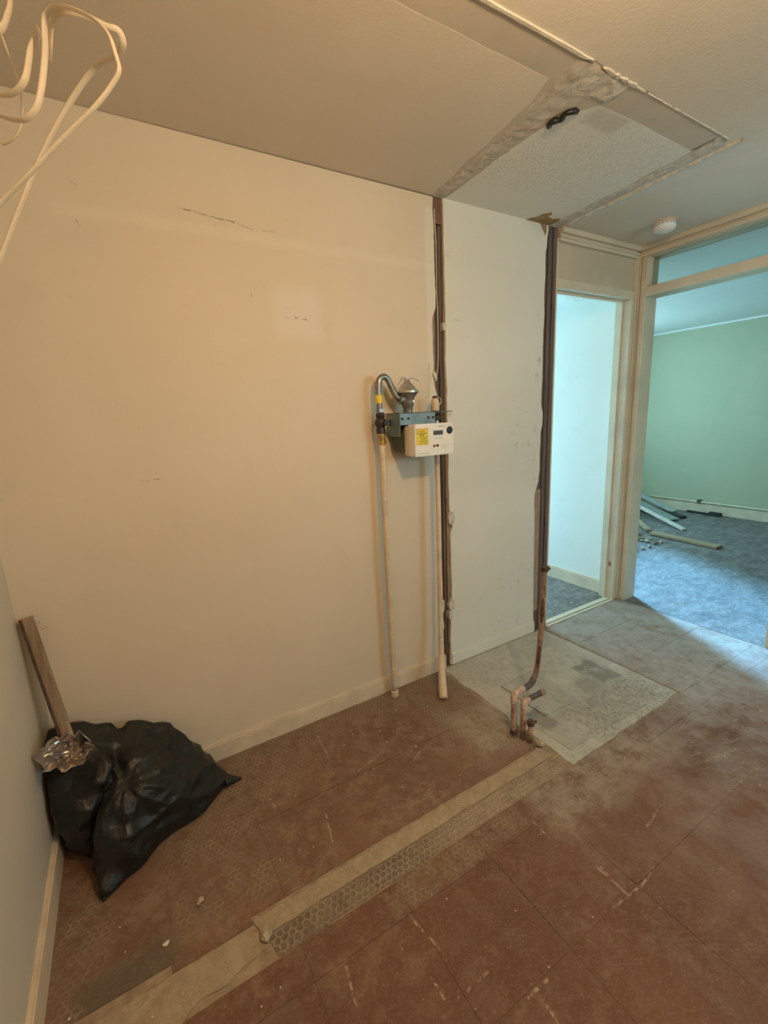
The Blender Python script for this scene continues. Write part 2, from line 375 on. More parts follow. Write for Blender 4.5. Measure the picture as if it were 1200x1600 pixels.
M_base = simple('floor_mortar', (0.34, 0.255, 0.175), 0.9, var=0.2, scale=25, bump=0.4)
M_strip = rough_plaster('cement_strip', (0.36, 0.28, 0.195), (0.43, 0.345, 0.245), (0.22, 0.165, 0.11))
def ridge_mat():
    n = NT('ridged_adhesive'); Pw = n.warp(40, 0.012)
    hx = n.hexdots(Pw, 0.021)
    X = n.sep(n.warp(8, .1))
    far = n.ramp(X[0], 0.95, 1.25)
    f = n.math('MULTIPLY', hx, n.ramp(n.noise(14, 5, 0.7), 0.3, 0.55))
    c = n.mix(n.ramp(n.noise(12, 6, 0.7), 0.3, 0.7), (0.15, 0.105, 0.075), (0.24, 0.185, 0.13))
    c = n.mix(n.math('MULTIPLY', f, 0.55), c, (0.37, 0.30, 0.22))
    c = n.mix(n.math('MULTIPLY', far, n.ramp(n.noise(15, 6, 0.7), 0.25, 0.6)), c, (0.36, 0.285, 0.205))
    n.bump(n.math('ADD', f, n.noise(40, 5, 0.7)), 0.6, 0.008)
    return n.out(c, 0.85)
M_ridge = ridge_mat()
def screed_mat(name, c1, c2):
    n = NT(name); W = n.sep(n.warp(11, 0.11))
    c = n.mix(n.ramp(n.noise(5, 6, 0.65), 0.3, 0.7), c1, c2)
    c = n.mix(n.math('MULTIPLY', n.ramp(n.noise(40, 4, 0.7), 0.5, 0.7), 0.35), c, (0.50, 0.46, 0.38))
    c = n.mix(n.math('MULTIPLY', n.rect(W, 0, 2.33, 2.47, 1, -0.60, -0.40, .02), 0.8), c, (0.20, 0.215, 0.20))
    c = n.mix(n.math('MULTIPLY', n.rect(W, 0, 2.18, 2.32, 1, -0.60, -0.50, .03), 0.5), c, (0.18, 0.17, 0.17))
    c = n.mix(n.math('MULTIPLY', n.rect(W, 0, 1.76, 1.83, 1, -0.75, -0.02, .02), 0.5), c, (0.52, 0.47, 0.39))
    c = n.mix(n.math('MULTIPLY', n.rect(W, 0, 1.80, 1.90, 1, -0.66, -0.52, .02), 0.6), c, (0.17, 0.16, 0.17))
    wr = n.math('MULTIPLY', n.rect(W, 0, 1.95, 2.55, 1, -0.84, -0.60, .03), n.ramp(n.noise(50, 5, 0.7), 0.42, 0.62))
    c = n.mix(n.math('MULTIPLY', wr, 0.6), c, (0.23, 0.19, 0.155))
    c = n.mix(n.math('MULTIPLY', n.ramp(n.noise(28, 9, 0.8), 0.46, 0.66), 0.55), c, (0.27, 0.25, 0.215))
    c = n.mix(n.math('MULTIPLY', n.ramp(n.noise(9, 8, 0.75), 0.52, 0.70), 0.55), c, (0.58, 0.57, 0.50))
    mp = n.t.nodes.new('ShaderNodeMapping'); n.set(mp.inputs[0], n.P); mp.inputs['Rotation'].default_value = (0, 0, 0.5)
    st = n.ramp(n.noise(1.0, 6, 0.75, vec=n.scalev(mp.outputs[0], (14, 110, 1))), 0.56, 0.74)
    c = n.mix(n.math('MULTIPLY', st, 0.5), c, (0.25, 0.225, 0.19))
    n.bump(n.noise(35, 8, 0.75), 0.5, 0.010)
    return n.out(c, 0.85, 0, 0.3)
M_screed = screed_mat('closet_screed', (0.44, 0.445, 0.395), (0.53, 0.535, 0.475))
M_screed2 = screed_mat('screed_plate', (0.38, 0.385, 0.345), (0.46, 0.465, 0.415))
def dusty(name, c1, c2, c3):
    n = NT(name)
    v = n.scalev(n.P, (5, 9, 1))
    c = n.mix(n.ramp(n.noise(1.2, 7, 0.72, vec=v), 0.3, 0.7), c1, c2)
    c = n.mix(n.math('MULTIPLY', n.ramp(n.noise(26, 6, 0.75), 0.5, 0.72), 0.6), c, c3)
    c = n.mix(n.ramp(n.noise(45, 2, 0.5), 0.72, 0.76), c, (0.75, 0.75, 0.7))
    n.bump(n.noise(30, 5, 0.7), 0.3, 0.008)
    return n.out(c, 0.8, 0, 0.3)
M_floor2 = dusty('next_room_floor', (0.12, 0.11, 0.105), (0.25, 0.23, 0.22), (0.42, 0.40, 0.38))

# ------------------------------------------------------------------ setting: floors
H = 2.35
floor = tag(box('floor', 0, 3.38, -3.3, 0.0, -0.05, -0.0022, M_base), kind='structure')
tn = 0
def tile(x0, x1, y0, y1, m=M_tile):
    g = 0.0003
    j = [random.uniform(0, 0.0005) for _ in range(4)]
    z = random.uniform(-0.0009, 0.0003); a = random.uniform(-.0006, .0006)
    pts = [(x0+g+j[0], y0+g+j[1], -0.0021), (x1-g-j[2], y0+g+j[0], -0.0021), (x1-g-j[1], y1-g-j[3], -0.0021), (x0+g+j[3], y1-g-j[2], -0.0021)]
    bm = bmesh.new(); lo = [bm.verts.new(p) for p in pts]; hi = [bm.verts.new((p[0], p[1], z+a*(1 if i in (0, 1) else -1))) for i, p in enumerate(pts)]
    bm.faces.new(lo[::-1]); bm.faces.new(hi)
    for i in range(4): bm.faces.new((lo[i], lo[(i+1) % 4], hi[(i+1) % 4], hi[i]))
    return from_bm('floor_tile', bm, m, floor)
cols = [(0.012, 0.30)] + [(0.3*k, 0.3*k+0.3) for k in range(1, 5)] + [(1.5, 1.725)]
for (x0, x1) in cols:
    for (y0, y1) in ((-0.11, -0.018), (-0.41, -0.11), (-0.70, -0.41)): tile(x0, x1, y0, y1)
for k in range(0, 12):
    x0, x1 = max(0.012, 0.3*k), min(3.38, 0.3*k+0.3)
    if x1-x0 < 0.05: continue
    for (y0, y1) in ((-0.94, -0.842), (-1.24, -0.94), (-1.54, -1.24), (-1.84, -1.54), (-2.14, -1.84), (-2.44, -2.14), (-2.74, -2.44)):
        tile(x0, x1, y0, y1)
for (x0, x1) in ((2.565, 2.85), (2.85, 3.15), (3.15, 3.40)):
    for (y0, y1) in ((-0.26, -0.004), (-0.56, -0.26), (-0.842, -0.56)): tile(x0, x1, y0, y1)
# cement strip where a partition stood, wide broken end by the left wall
V = Vector
def flat(name, outline, z0, z1, m, parent): return prism(name, [(p[0], p[1], z0) for p in outline], (0, 0, z1-z0), m, parent)
o1 = jag((0.04, -0.735, 0), (0.50, -0.725, 0), .03, .006, 1, axis=(0, 1, 0)) + jag((0.50, -0.725, 0), (0.525, -0.80, 0), .03, .008, 2, axis=(1, 0, 0)) + jag((0.525, -0.80, 0), (0.04, -0.885, 0), .02, .016, 3, axis=(0, 1, 0)) + [V((0.04, -0.885, 0))]
flat('cement_strip', o1, -0.0021, 0.0022, M_strip, floor)
o2 = jag((0.50, -0.712, 0), (1.72, -0.708, 0), .03, .004, 4, axis=(0, 1, 0)) + jag((1.72, -0.708, 0), (1.69, -0.765, 0), .02, .008, 5, axis=(1, 0, 0)) + jag((1.69, -0.765, 0), (0.52, -0.768, 0), .03, .004, 6, axis=(0, 1, 0)) + [V((0.52, -0.768, 0))]
flat('cement_strip', o2, -0.0021, 0.0014, M_strip, floor)
o3 = jag((0.525, -0.769, 0), (1.74, -0.767, 0), .05, .002, 7, axis=(0, 1, 0)) + jag((1.74, -0.767, 0), (1.72, -0.838, 0), .02, .01, 8, axis=(1, 0, 0)) + jag((1.72, -0.838, 0), (0.54, -0.838, 0), .02, .007, 9, axis=(0, 1, 0)) + [V((0.54, -0.838, 0))]
flat('ridged_adhesive_strip', o3, -0.0021, -0.0006, M_ridge, floor)
box('red_edging_strip', 0.29, 0.50, -0.722, -0.702, -0.0021, -0.0008, M_tile, floor)
# closet floor screed, a lifted square plate and a dark break line
o4 = [V((1.742, -0.012, 0)), V((2.5, -0.012, 0))] + jag((2.548, -0.012, 0), (2.55, -0.83, 0), .05, .003, 10, axis=(1, 0, 0)) + jag((2.55, -0.83, 0), (1.745, -0.845, 0), .03, .012, 11, axis=(0, 1, 0)) + jag((1.745, -0.845, 0), (1.742, -0.012, 0), .03, .012, 12, axis=(1, 0, 0))
flat('screed_patch', o4, -0.0021, -0.0004, M_screed, floor)
flat('screed_plate', [(1.885, -0.31, 0), (1.882, -0.592, 0), (2.10, -0.602, 0), (2.15, -0.30, 0)], -0.0003, 0.0065, M_screed2, floor)
flat('screed_plate', jag((1.79, -0.60, 0), (2.47, -0.62, 0), .06, .006, 13, axis=(0, 1, 0)) + jag((2.47, -0.62, 0), (2.46, -0.80, 0), .06, .006, 14, axis=(1, 0, 0)) + jag((2.46, -0.80, 0), (1.80, -0.79, 0), .06, .006, 15, axis=(0, 1, 0)) + [V((1.80, -0.79, 0))], -0.0003, 0.0018, M_screed2, floor)

# ------------------------------------------------------------------ setting: walls of the near room
M_back = simple('old_brown_plaster', (0.30, 0.21, 0.14), 0.85, var=0.2, scale=14, bump=0.3)
wall_back = tag(boxes('wall_back', [(-0.1, 1.752, 0.0125, 0.10, -0.05, H+.05), (1.752, 1.806, 0.050, 0.10, -0.05, H+.05), (1.806, 2.50, 0.0125, 0.10, -0.05, H+.05)], M_back), kind='structure')
box('chase_board', 1.752, 1.806, 0.030, 0.05, 0, H, M_chase, wall_back)
# plaster left of the chase (jagged right edge)
pl = [V((0, 0, 0)), V((0, 0, H)), V((1.742, 0, H))]
edge = jag((1.748, 0, H-.005), (1.752, 0, 1.86), .02, .005, 20, axis=(1, 0, 0)) + [V((1.742, 0, 1.86)), V((1.733, 0, 1.84))] + jag((1.728, 0, 1.80), (1.736, 0, 1.50), .03, .006, 21, axis=(1, 0, 0)) + jag((1.750, 0, 1.48), (1.762, 0, 0.0), .03, .004, 22, axis=(1, 0, 0)) + [V((1.762, 0, 0))]
prism('plaster_sheet', pl[:2]+edge, (0, 0.012, 0), M_wall, wall_back)
# plaster panel right of the chase
e1 = jag((1.806, 0, 0.0), (1.818, 0, 0.28), .03, .005, 23, axis=(1, 0, 0)) + jag((1.812, 0, 0.28), (1.832, 0, 0.42), .02, .010, 24, axis=(1, 0, 0)) + jag((1.822, 0, 0.42), (1.822, 0, 0.80), .03, .005, 25, axis=(1, 0, 0)) + jag((1.835, 0, 0.80), (1.818, 0, 0.92), .02, .006, 26, axis=(1, 0, 0)) + jag((1.815, 0, 0.92), (1.803, 0, H), .03, .005, 27, axis=(1, 0, 0))
e2 = [V((1.803, 0, H))] + jag((2.522, 0, H), (2.505, 0, 2.22), .02, .008, 28, axis=(1, 0, 0)) + jag((2.503, 0, 2.22), (2.502, 0, 1.38), .025, .006, 29, axis=(1, 0, 0)) + jag((2.515, 0, 1.37), (2.515, 0, 1.28), .02, .006, 33, axis=(1, 0, 0)) + jag((2.502, 0, 1.26), (2.496, 0, 0.95), .02, .007, 34, axis=(1, 0, 0)) + jag((2.465, 0, 0.90), (2.48, 0, 0.0), .04, .004, 30, axis=(1, 0, 0)) + [V((2.485, 0, 0.0))]
prism('plaster_sheet', e1+e2, (0, 0.012, 0), M_panel, wall_back)
box('brown_lath', 2.470, 2.520, 0.004, 0.014, 0.14, 0.92, simple('bare_lath', (0.33, 0.235, 0.17), 0.8, var=0.1), wall_back)
box('batten', 1.748, 1.806, 0.012, 0.031, 2.245, H, simple('reddish_batten', (0.20, 0.10, 0.07), 0.8), wall_back)
box('batten', 1.786, 1.804, 0.020, 0.031, 0.0, 2.24, M_chase, wall_back)
prism('filler_lump', jag((1.752, 0.006, 0.20), (1.752, 0.006, 0.42), .02, .004, 31, axis=(1, 0, 0)) + jag((1.775, 0.006, 0.40), (1.772, 0.006, 0.22), .02, .008, 32, axis=(1, 0, 0)), (0, 0.024, 0), M_resid, wall_back)
for i, (z, x, s) in enumerate(((0.36, 1.822, .03), (0.85, 1.826, .028), (0.30, 1.815, .02), (1.80, 1.80, .015))):
    pts = [V((x+s*math.cos(a)*random.uniform(.5, .9), -0.002, z+1.6*s*math.sin(a)*random.uniform(.7, 1.1))) for a in [k*math.pi/4 for k in range(8)]]
    prism('broken_plaster_edge', pts, (0, 0.03, 0), M_resid2, wall_back)
# timber post between the panel and the doorway
post = tag(boxes('trim_1', [(2.490, 2.593, 0.014, 0.10, 0, H), (2.530, 2.560, 0.006, 0.014, 0, H), (2.566, 2.593, 0.001, 0.014, 0, H)], M_post), kind='structure')
# skirtings
def skirting(name, x0, x1, y, h=0.072, m=None):
    b = boxes(name, [(x0, x1, y-0.014, y, 0.0, h-0.008), (x0, x1, y-0.010, y, h-0.008, h)], m or M_skirt, None, 0.0015); return tag(b, kind='structure')
skirting('baseboard_back', 0.0, 1.765, 0.0, 0.082)
sk2 = skirting('baseboard_panel', 1.815, 2.485, 0.006, 0.070, M_panel)
b = tag(boxes('baseboard_left', [(0, 0.014, -3.3, 0, 0, 0.085), (0, 0.010, -3.3, 0, 0.085, 0.093)], M_skirt), kind='structure')
tag(box('wall_left', -0.1, 0, -3.4, 0.012, -0.05, H+.05, M_left), kind='structure')
tag(boxes('wall_front', [(-0.1, 1.95, -3.4, -3.3, -.05, H+.05), (3.25, 3.48, -3.4, -3.3, -.05, H+.05), (1.95, 3.25, -3.4, -3.3, -.05, 1.3), (1.95, 3.25, -3.4, -3.3, 2.0, H+.05)], M_left), kind='structure')  # opening made for the added daylight window
tag(boxes('wall_right', [(3.38, 3.48, -3.3, -0.93, -.05, H+.05)], M_wall), kind='structure')

# ------------------------------------------------------------------ doorway in the back wall
door1 = tag(boxes('door_1', [(2.593, 2.604, -0.002, 0.10, 0, 2.30)], M_gloss, None, 0.002), kind='structure')
box('door_head', 2.604, 3.345, -0.004, 0.10, 2.05, 2.098, M_gloss, door1, 0.003)
box('door_stop', 2.604, 3.31, 0.045, 0.06, 2.036, 2.05, M_gloss, door1, 0.001)
box('header_panel', 2.604, 3.345, 0.010, 0.10, 2.098, H, M_board_p, door1)
box('jamb', 3.310, 3.342, -0.008, 0.10, 0, 2.05, M_gloss, door1, 0.003)
box('door_stop', 3.296, 3.31, 0.045, 0.06, 0, 2.036, M_gloss, door1, 0.001)
box('door_bead', 3.348, 3.364, -0.010, 0.02, 0, 2.30, M_gloss, door1, 0.003)
box('back_post', 3.342, 3.48, -0.001, 0.10, 0, H+.02, M_gloss, door1)
for z in (0.27,):
    box('hinge_recess', 3.3088, 3.3102, 0.018, 0.036, z-.018, z+.018, simple('rusty_hinge_mark%d' % z, (0.30, 0.16, 0.10), .8), door1)
box('threshold', 2.604, 3.31, 0.012, 0.05, -0.004, 0.008, M_gloss, door1, 0.002)
box('threshold', 2.604, 3.32, -0.012, 0.004, -0.0021, 0.004, M_gloss, door1, 0.001)
# doorway in the right wall, with transom light over it
door2 = tag(boxes('door_2', [(3.372, 3.50, -0.058, -0.022, 0, 2.30)], M_gloss, None, 0.003), kind='structure')
box('door_bead', 3.368, 3.384, -0.018, -0.004, 0, 2.30, M_gloss, door2, 0.003)
box('jamb', 3.372, 3.50, -0.935, -0.885, 0, 2.30, M_gloss, door2, 0.006)
box('architrave', 3.362, 3.380, -0.975, -0.925, 0, 2.30, M_gloss, door2, 0.004)
box('transom_bar', 3.370, 3.50, -0.885, -0.058, 2.055, 2.112, M_gloss, door2, 0.004)
box('top_rail', 3.374, 3.50, -0.93, -0.022, 2.288, H+.02, M_gloss, door2, 0.002)
box('glazing_bead', 3.42, 3.432, -0.885, -0.058, 2.112, 2.124, M_gloss, door2)
box('threshold', 3.37, 3.50, -0.885, -0.058, -0.004, 0.001, M_floor2, door2)
gl = NT('clear_glass'); gl.t.nodes.remove(gl.b)
tr = gl.t.nodes.new('ShaderNodeBsdfTransparent'); tr.inputs[0].default_value = (0.93, 0.97, 0.96, 1)
gs = gl.t.nodes.new('ShaderNodeBsdfGlossy'); gs.inputs['Roughness'].default_value = 0.02
fr = gl.t.nodes.new('ShaderNodeFresnel'); fr.inputs[0].default_value = 1.45
mx = gl.t.nodes.new('ShaderNodeMixShader'); gl.t.links.new(fr.outputs[0], mx.inputs[0]); gl.t.links.new(tr.outputs[0], mx.inputs[1]); gl.t.links.new(gs.outputs[0], mx.inputs[2])
gl.t.links.new(mx.outputs[0], gl.t.nodes['Material Output'].inputs[0])
M_glass = gl.m
box('transom_pane', 3.434, 3.438, -0.885, -0.058, 2.112, 2.288, M_glass, door2)
# stepped cornice over both doorways
tag(boxes('trim_2', [(2.604, 3.372, -0.030, 0.010, 2.322, H), (2.604, 3.372, -0.014, 0.010, 2.284, 2.322), (2.604, 3.372, -0.022, 0.010, 2.300, 2.308)], M_gloss, None, 0.003), kind='structure')
tag(boxes('trim_3', [(3.335, 3.374, -0.98, -0.0, 2.322, H), (3.352, 3.374, -0.98, -0.0, 2.290, 2.322), (3.344, 3.374, -0.98, -0.0, 2.304, 2.311)], M_gloss, None, 0.003), kind='structure')

# ------------------------------------------------------------------ ceiling
ceiling = tag(box('ceiling', -0.1, 3.48, -3.4, 0.1, H+0.0006, H+0.08, M_recess), kind='structure')
def cboard(outline, m=M_ceil): return prism('ceiling_board', [(p[0], p[1], H) for p in outline], (0, 0, 0.0005), m, ceiling)
cboard([V((0, 0.01, 0)), V((1.742, 0.01, 0))] + jag((1.742, 0.0, 0), (1.66, -0.66, 0), .03, .010, 40, axis=(1, 0, 0)) + jag((1.63, -0.725, 0), (0, -0.735, 0), .06, .003, 41, axis=(0, 1, 0)) + [V((0, -0.735, 0))])
cboard([V((1.812, 0.01, 0)), V((2.525, 0.01, 0))] + jag((2.522, 0, 0), (2.478, -0.69, 0), .03, .006, 42, axis=(1, 0, 0)) + jag((2.47, -0.72, 0), (1.91, -0.728, 0), .1, .002, 43, axis=(0, 1, 0)) + jag((1.89, -0.72, 0), (1.80, -0.60, 0), .02, .010, 44, axis=(1, 0, 0)) + jag((1.795, -0.58, 0), (1.812, 0.01, 0), .03, .007, 45, axis=(1, 0, 0)), M_ceil2)
cboard(jag((0, -0.832, 0), (1.70, -0.832, 0), .04, .003, 46, axis=(0, 1, 0)) + jag((1.70, -0.835, 0), (2.53, -0.822, 0), .025, .006, 47, axis=(0, 1, 0)) + jag((2.545, -0.80, 0), (2.588, 0.01, 0), .03, .005, 48, axis=(1, 0, 0)) + [V((2.588, 0.01, 0)), V((3.38, 0.01, 0)), V((3.38, -3.3, 0)), V((0, -3.3, 0))])
def residue(name, path, wfun, depth, m, seed, n=90, k=9):
    """rough ragged ribbon of plaster left on the ceiling"""
    a, b = V(path[0]), V(path[1]); d = (b-a); side = V((-d.y, d.x, 0)).normalized(); bm = bmesh.new(); g = []
    for i in range(n+1):
        t = i/n; w0, w1 = wfun(t); row = []
        w0 += .010*noise.noise(V((t*14, seed, 0))); w1 += .010*noise.noise(V((t*14, seed+9, 0)))
        for j in range(k+1):
            s = j/k; p = a+d*t+side*(w0+(w1-w0)*s)
            h = noise.fractal(V((p.x*34, p.y*34, seed)), 1.0, 2.0, 4)
            e = min(s, 1-s)*2
            z = H+0.0005 - depth*(0.55+0.75*h)*min(1, e*3.0)
            row.append(bm.verts.new((p.x, p.y, min(z, H+0.0005))))
        g.append(row)
    for i in range(n):
        for j in range(k): bm.faces.new((g[i][j], g[i+1][j], g[i+1][j+1], g[i][j+1]))
    return from_bm(name, bm, m, ceiling, True)
residue('plaster_residue', ((1.775, 0.0, 0), (1.745, -0.825, 0)), lambda t: (-0.034-0.07*t*t, 0.03+0.055*t*t), 0.006, M_resid, 3)
residue('plaster_residue', ((2.556, 0.0, 0), (2.51, -0.81, 0)), lambda t: (-0.03, 0.028), 0.006, M_resid2, 5)
residue('plaster_residue', ((1.70, -0.772, 0), (1.885, -0.775, 0)), lambda t: (-0.055, 0.048), 0.006, M_resid2, 8, 60, 18)
residue('plaster_residue', ((2.46, -0.765, 0), (2.53, -0.765, 0)), lambda t: (-0.05, 0.05), 0.005, M_resid2, 9, 30, 18)
# white chipped plaster edge along the front of the recess
def chips(x0, x1, y, w, z, seed):
    bm = bmesh.new(); x = x0
    while x < x1:
        L = random.uniform(.02, .06)
        pts = []
        for k in range(6):
            a = k*math.pi/3; pts.append(V((x+L/2+L*.55*math.cos(a)*random.uniform(.8, 1.1), y+w*math.sin(a)*random.uniform(.5, 1.2), z)))
        add_prism(bm, pts, (0, 0, H+.004-z)); x += L*random.uniform(.8, 1.3)
    return from_bm('chipped_plaster_edge', bm, M_chipw, ceiling)
prism('chipped_plaster_edge', jag((1.0, -0.828, H-.005), (1.685, -0.828, H-.005), .03, .002, 50, axis=(0, 1, 0)) + jag((1.685, -0.837, H-.005), (1.0, -0.836, H-.005), .03, .002, 51, axis=(0, 1, 0)), (0, 0, 0.011), M_chipw, ceiling)
chips(1.74, 1.87, -0.832, .006, H-.006, 1); chips(1.90, 2.50, -0.829, .0028, H-.003, 2)
residue('plaster_residue', ((2.605, -0.02, 0), (2.555, -0.85, 0)), lambda t: (-0.008, 0.012), 0.013, M_chipw, 12, 90, 4)
prism('torn_board_patch', [(2.345, 0.0, H-.0015), (2.375, -0.055, H-.0015), (2.37, -0.075, H-.0015), (2.405, -0.115, H-.003), (2.425, -0.095, H-.002), (2.415, -0.075, H-.0015), (2.47, -0.062, H-.0015), (2.505, -0.085, H-.002), (2.525, -0.06, H-.0015), (2.52, 0.0, H-.0015)], (0, 0, 0.003), M_paper, ceiling)
prism('torn_board_patch', [(2.45, -0.001, H), (2.505, -0.001, H), (2.505, -0.001, H-.03), (2.495, -0.001, H-.055), (2.478, -0.001, H-.03)], (0, 0.003, 0), M_paper, ceiling)

# ------------------------------------------------------------------ corridor behind the back doorway
tag(box('floor_corridor', 1.4, 3.38, 0.0, 2.2, -0.05, -0.004, M_floor2), kind='structure')
tag(box('wall_divider', 3.38, 3.48, 0.10, 2.3, -.05, H+.08, M_cwall), kind='structure')
tag(box('wall_corridor', 1.3, 1.4, 0.10, 2.3, -.05, H+.08, M_cwall), kind='structure')
tag(boxes('wall_corridor_end', [(1.3, 2.2, 2.2, 2.3, -.05, H+.08), (3.3, 3.38, 2.2, 2.3, -.05, H+.08), (2.2, 3.3, 2.2, 2.3, -.05, 0.3), (2.2, 3.3, 2.2, 2.3, 2.2, H+.08)], M_cwall), kind='structure')
tag(box('ceiling_corridor', 1.3, 3.48, 0.10, 2.3, H, H+.08, M_cwall), kind='structure')
skc = tag(boxes('baseboard_corridor', [(3.364, 3.38, 0.10, 2.2, -0.004, 0.085), (3.368, 3.38, 0.10, 2.2, 0.085, 0.095)], M_skirt), kind='structure')
# ------------------------------------------------------------------ room beyond the right doorway
RH = 2.285
tag(box('floor_room', 3.48, 6.77, -2.3, 2.3, -0.05, -0.004, M_floor2), kind='structure')
tag(box('wall_far', 6.67, 6.77, -2.3, 2.3, -.05, H+.08, M_green), kind='structure')
tag(boxes('wall_window', [(3.48, 3.72, 2.2, 2.3, -.05, H+.08), (5.78, 6.67, 2.2, 2.3, -.05, H+.08), (3.72, 5.78, 2.2, 2.3, -.05, 0.9), (3.72, 5.78, 2.2, 2.3, 2.1, H+.08)], M_green), kind='structure')
tag(box('wall_room_end', 3.48, 6.77, -2.4, -2.3, -.05, H+.08, M_green), kind='structure')
tag(box('wall_divider_room', 3.481, 3.50, 0.10, 2.2, -.004, RH, M_green), kind='structure')
tag(box('wall_divider_room', 3.481, 3.50, -2.3, -0.98, -.004, RH, M_green), kind='structure')
tag(box('ceiling_room', 3.505, 6.77, -2.4, 2.3, RH, H+.12, M_rceil), kind='structure')
tag(boxes('trim_4', [(6.655, 6.67, -2.3, 2.2, RH-.02, RH)], M_rceil), kind='structure')
tag(boxes('baseboard_far', [(6.65, 6.67, -2.3, 2.2, -0.004, 0.10), (6.655, 6.67, -2.3, 2.2, 0.10, 0.115)], M_skirt), kind='structure')
def wframe(name, x0, x1, y, z0, z1):
    t = .05; xm = (x0+x1)/2
    tag(boxes(name, [(x0, x1, y, y+.06, z0, z0+t), (x0, x1, y, y+.06, z1-t, z1), (x0, x0+t, y, y+.06, z0+t, z1-t), (x1-t, x1, y, y+.06, z0+t, z1-t)], M_gloss), kind='structure')
wframe('window_1', 3.72, 5.78, 2.22, 0.9, 2.1); wframe('window_2', 2.2, 3.3, 2.22, 0.3, 2.2); wframe('added_window', 1.95, 3.25, -3.38, 1.3, 2.0)  # last one is an unseen window, added for daylight in the near room

# ================================================================== OBJECTS
M_steel = simple('grey_steel_tube', (0.30, 0.285, 0.26), 0.32, 0.85, var=0.15, scale=30)
M_alu = simple('cast_aluminium', (0.55, 0.53, 0.49), 0.3, 0.9, var=0.15, scale=25, bump=0.15)
M_brass = simple('brass', (0.55, 0.36, 0.10), 0.35, 0.85, var=0.2, scale=30)
M_dark = simple('black_fitting', (0.035, 0.028, 0.024), 0.5, 0.2, var=0.3, scale=40, bump=0.2)
M_yellow = simple('yellow_tape', (0.80, 0.62, 0.03), 0.45, var=0.1)
M_creampipe = simple('cream_painted_pipe', (0.66, 0.53, 0.38), 0.42, var=0.1, scale=14, bump=0.12)
M_blue = simple('blue_grey_steel', (0.20, 0.27, 0.29), 0.42, 0.3, var=0.15, scale=20)
M_dgreen = simple('dark_green_grey_casing', (0.07, 0.085, 0.078), 0.5, 0.1, var=0.15)
M_white = simple('white_plastic', (0.80, 0.77, 0.72), 0.35, var=0.03)
M_tan = simple('aged_white_plastic', (0.62, 0.50, 0.36), 0.4, var=0.05)
M_black = simple('black_plastic', (0.015, 0.014, 0.014), 0.4)
M_red = simple('red_plastic', (0.35, 0.03, 0.035), 0.4)
M_lcd = simple('lcd_grey', (0.055, 0.065, 0.06), 0.2)
M_print = simple('printed_ink', (0.16, 0.11, 0.02), 0.6)
M_orange = simple('orange_band', (0.75, 0.38, 0.04), 0.5)
M_greyink = simple('grey_ink', (0.35, 0.33, 0.31), 0.6)
M_flex = simple('white_cable_sheath', (0.74, 0.62, 0.46), 0.45, var=0.05)
M_wire = simple('thin_white_wire', (0.70, 0.60, 0.48), 0.5)
M_copperp = simple('flaking_pink_paint_pipe', (0.44, 0.29, 0.22), 0.55, var=0.3, scale=45, bump=0.25)
M_riser = simple('brownish_flaking_pipe', (0.30, 0.195, 0.155), 0.55, var=0.35, scale=45, bump=0.25)
M_elbow = simple('pinkish_white_joint', (0.55, 0.42, 0.33), 0.6, var=0.25, scale=60, bump=0.3)
M_rust = simple('dark_rust', (0.10, 0.055, 0.04), 0.75, var=0.4, scale=60, bump=0.4)
M_greypipe = simple('grey_worn_pipe', (0.13, 0.11, 0.10), 0.6, 0.2, var=0.35, scale=60, bump=0.3)

# ---- gas supply pipe and valve
g = empty('gas_supply_pipe', (1.393, -0.062, 0.0), 'long cream painted vertical gas pipe left of the meter down to the floor', 'pipe')
tube('pipe', smooth_path([(1.386, -0.064, 1.272), (1.385, -0.066, 0.95), (1.388, -0.064, 0.5), (1.393, -0.062, 0.03)], 8), 0.0145, M_creampipe, g, 16)
lathe('floor_collar', [(0.015, 0), (0.019, 0.004), (0.019, 0.03), (0.0145, 0.034)], M_creampipe, g, (1.393, -0.062, 0.0))
lathe('brass_nut', [(0.015, 0), (0.019, 0.003), (0.019, 0.022), (0.015, 0.025), (0.015, 0.034), (0.020, 0.036), (0.020, 0.05), (0.014, 0.052)], M_brass, g, (1.386, -0.064, 1.268), seg=6+6, smooth=False)
v = empty('gas_shutoff_valve', (1.383, -0.066, 1.318), 'black gas shut-off valve with short lever above the cream pipe', 'valve')
lathe('valve_body', [(0.014, 0), (0.021, 0.002), (0.021, 0.022), (0.017, 0.028), (0.024, 0.036), (0.026, 0.048), (0.024, 0.060), (0.017, 0.068), (0.020, 0.072), (0.020, 0.086), (0.014, 0.09)], M_dark, v, (1.383, -0.066, 1.318))
boxes('lever', [(1.39, 1.424, -0.098, -0.090, 1.356, 1.370), (1.414, 1.428, -0.102, -0.086, 1.350, 1.376)], M_dark, v, 0.002)
lathe('spindle', [(0.009, 0), (0.009, 0.03), (0.006, 0.034)], M_dark, v, (1.387, -0.105, 1.363), 'Y')
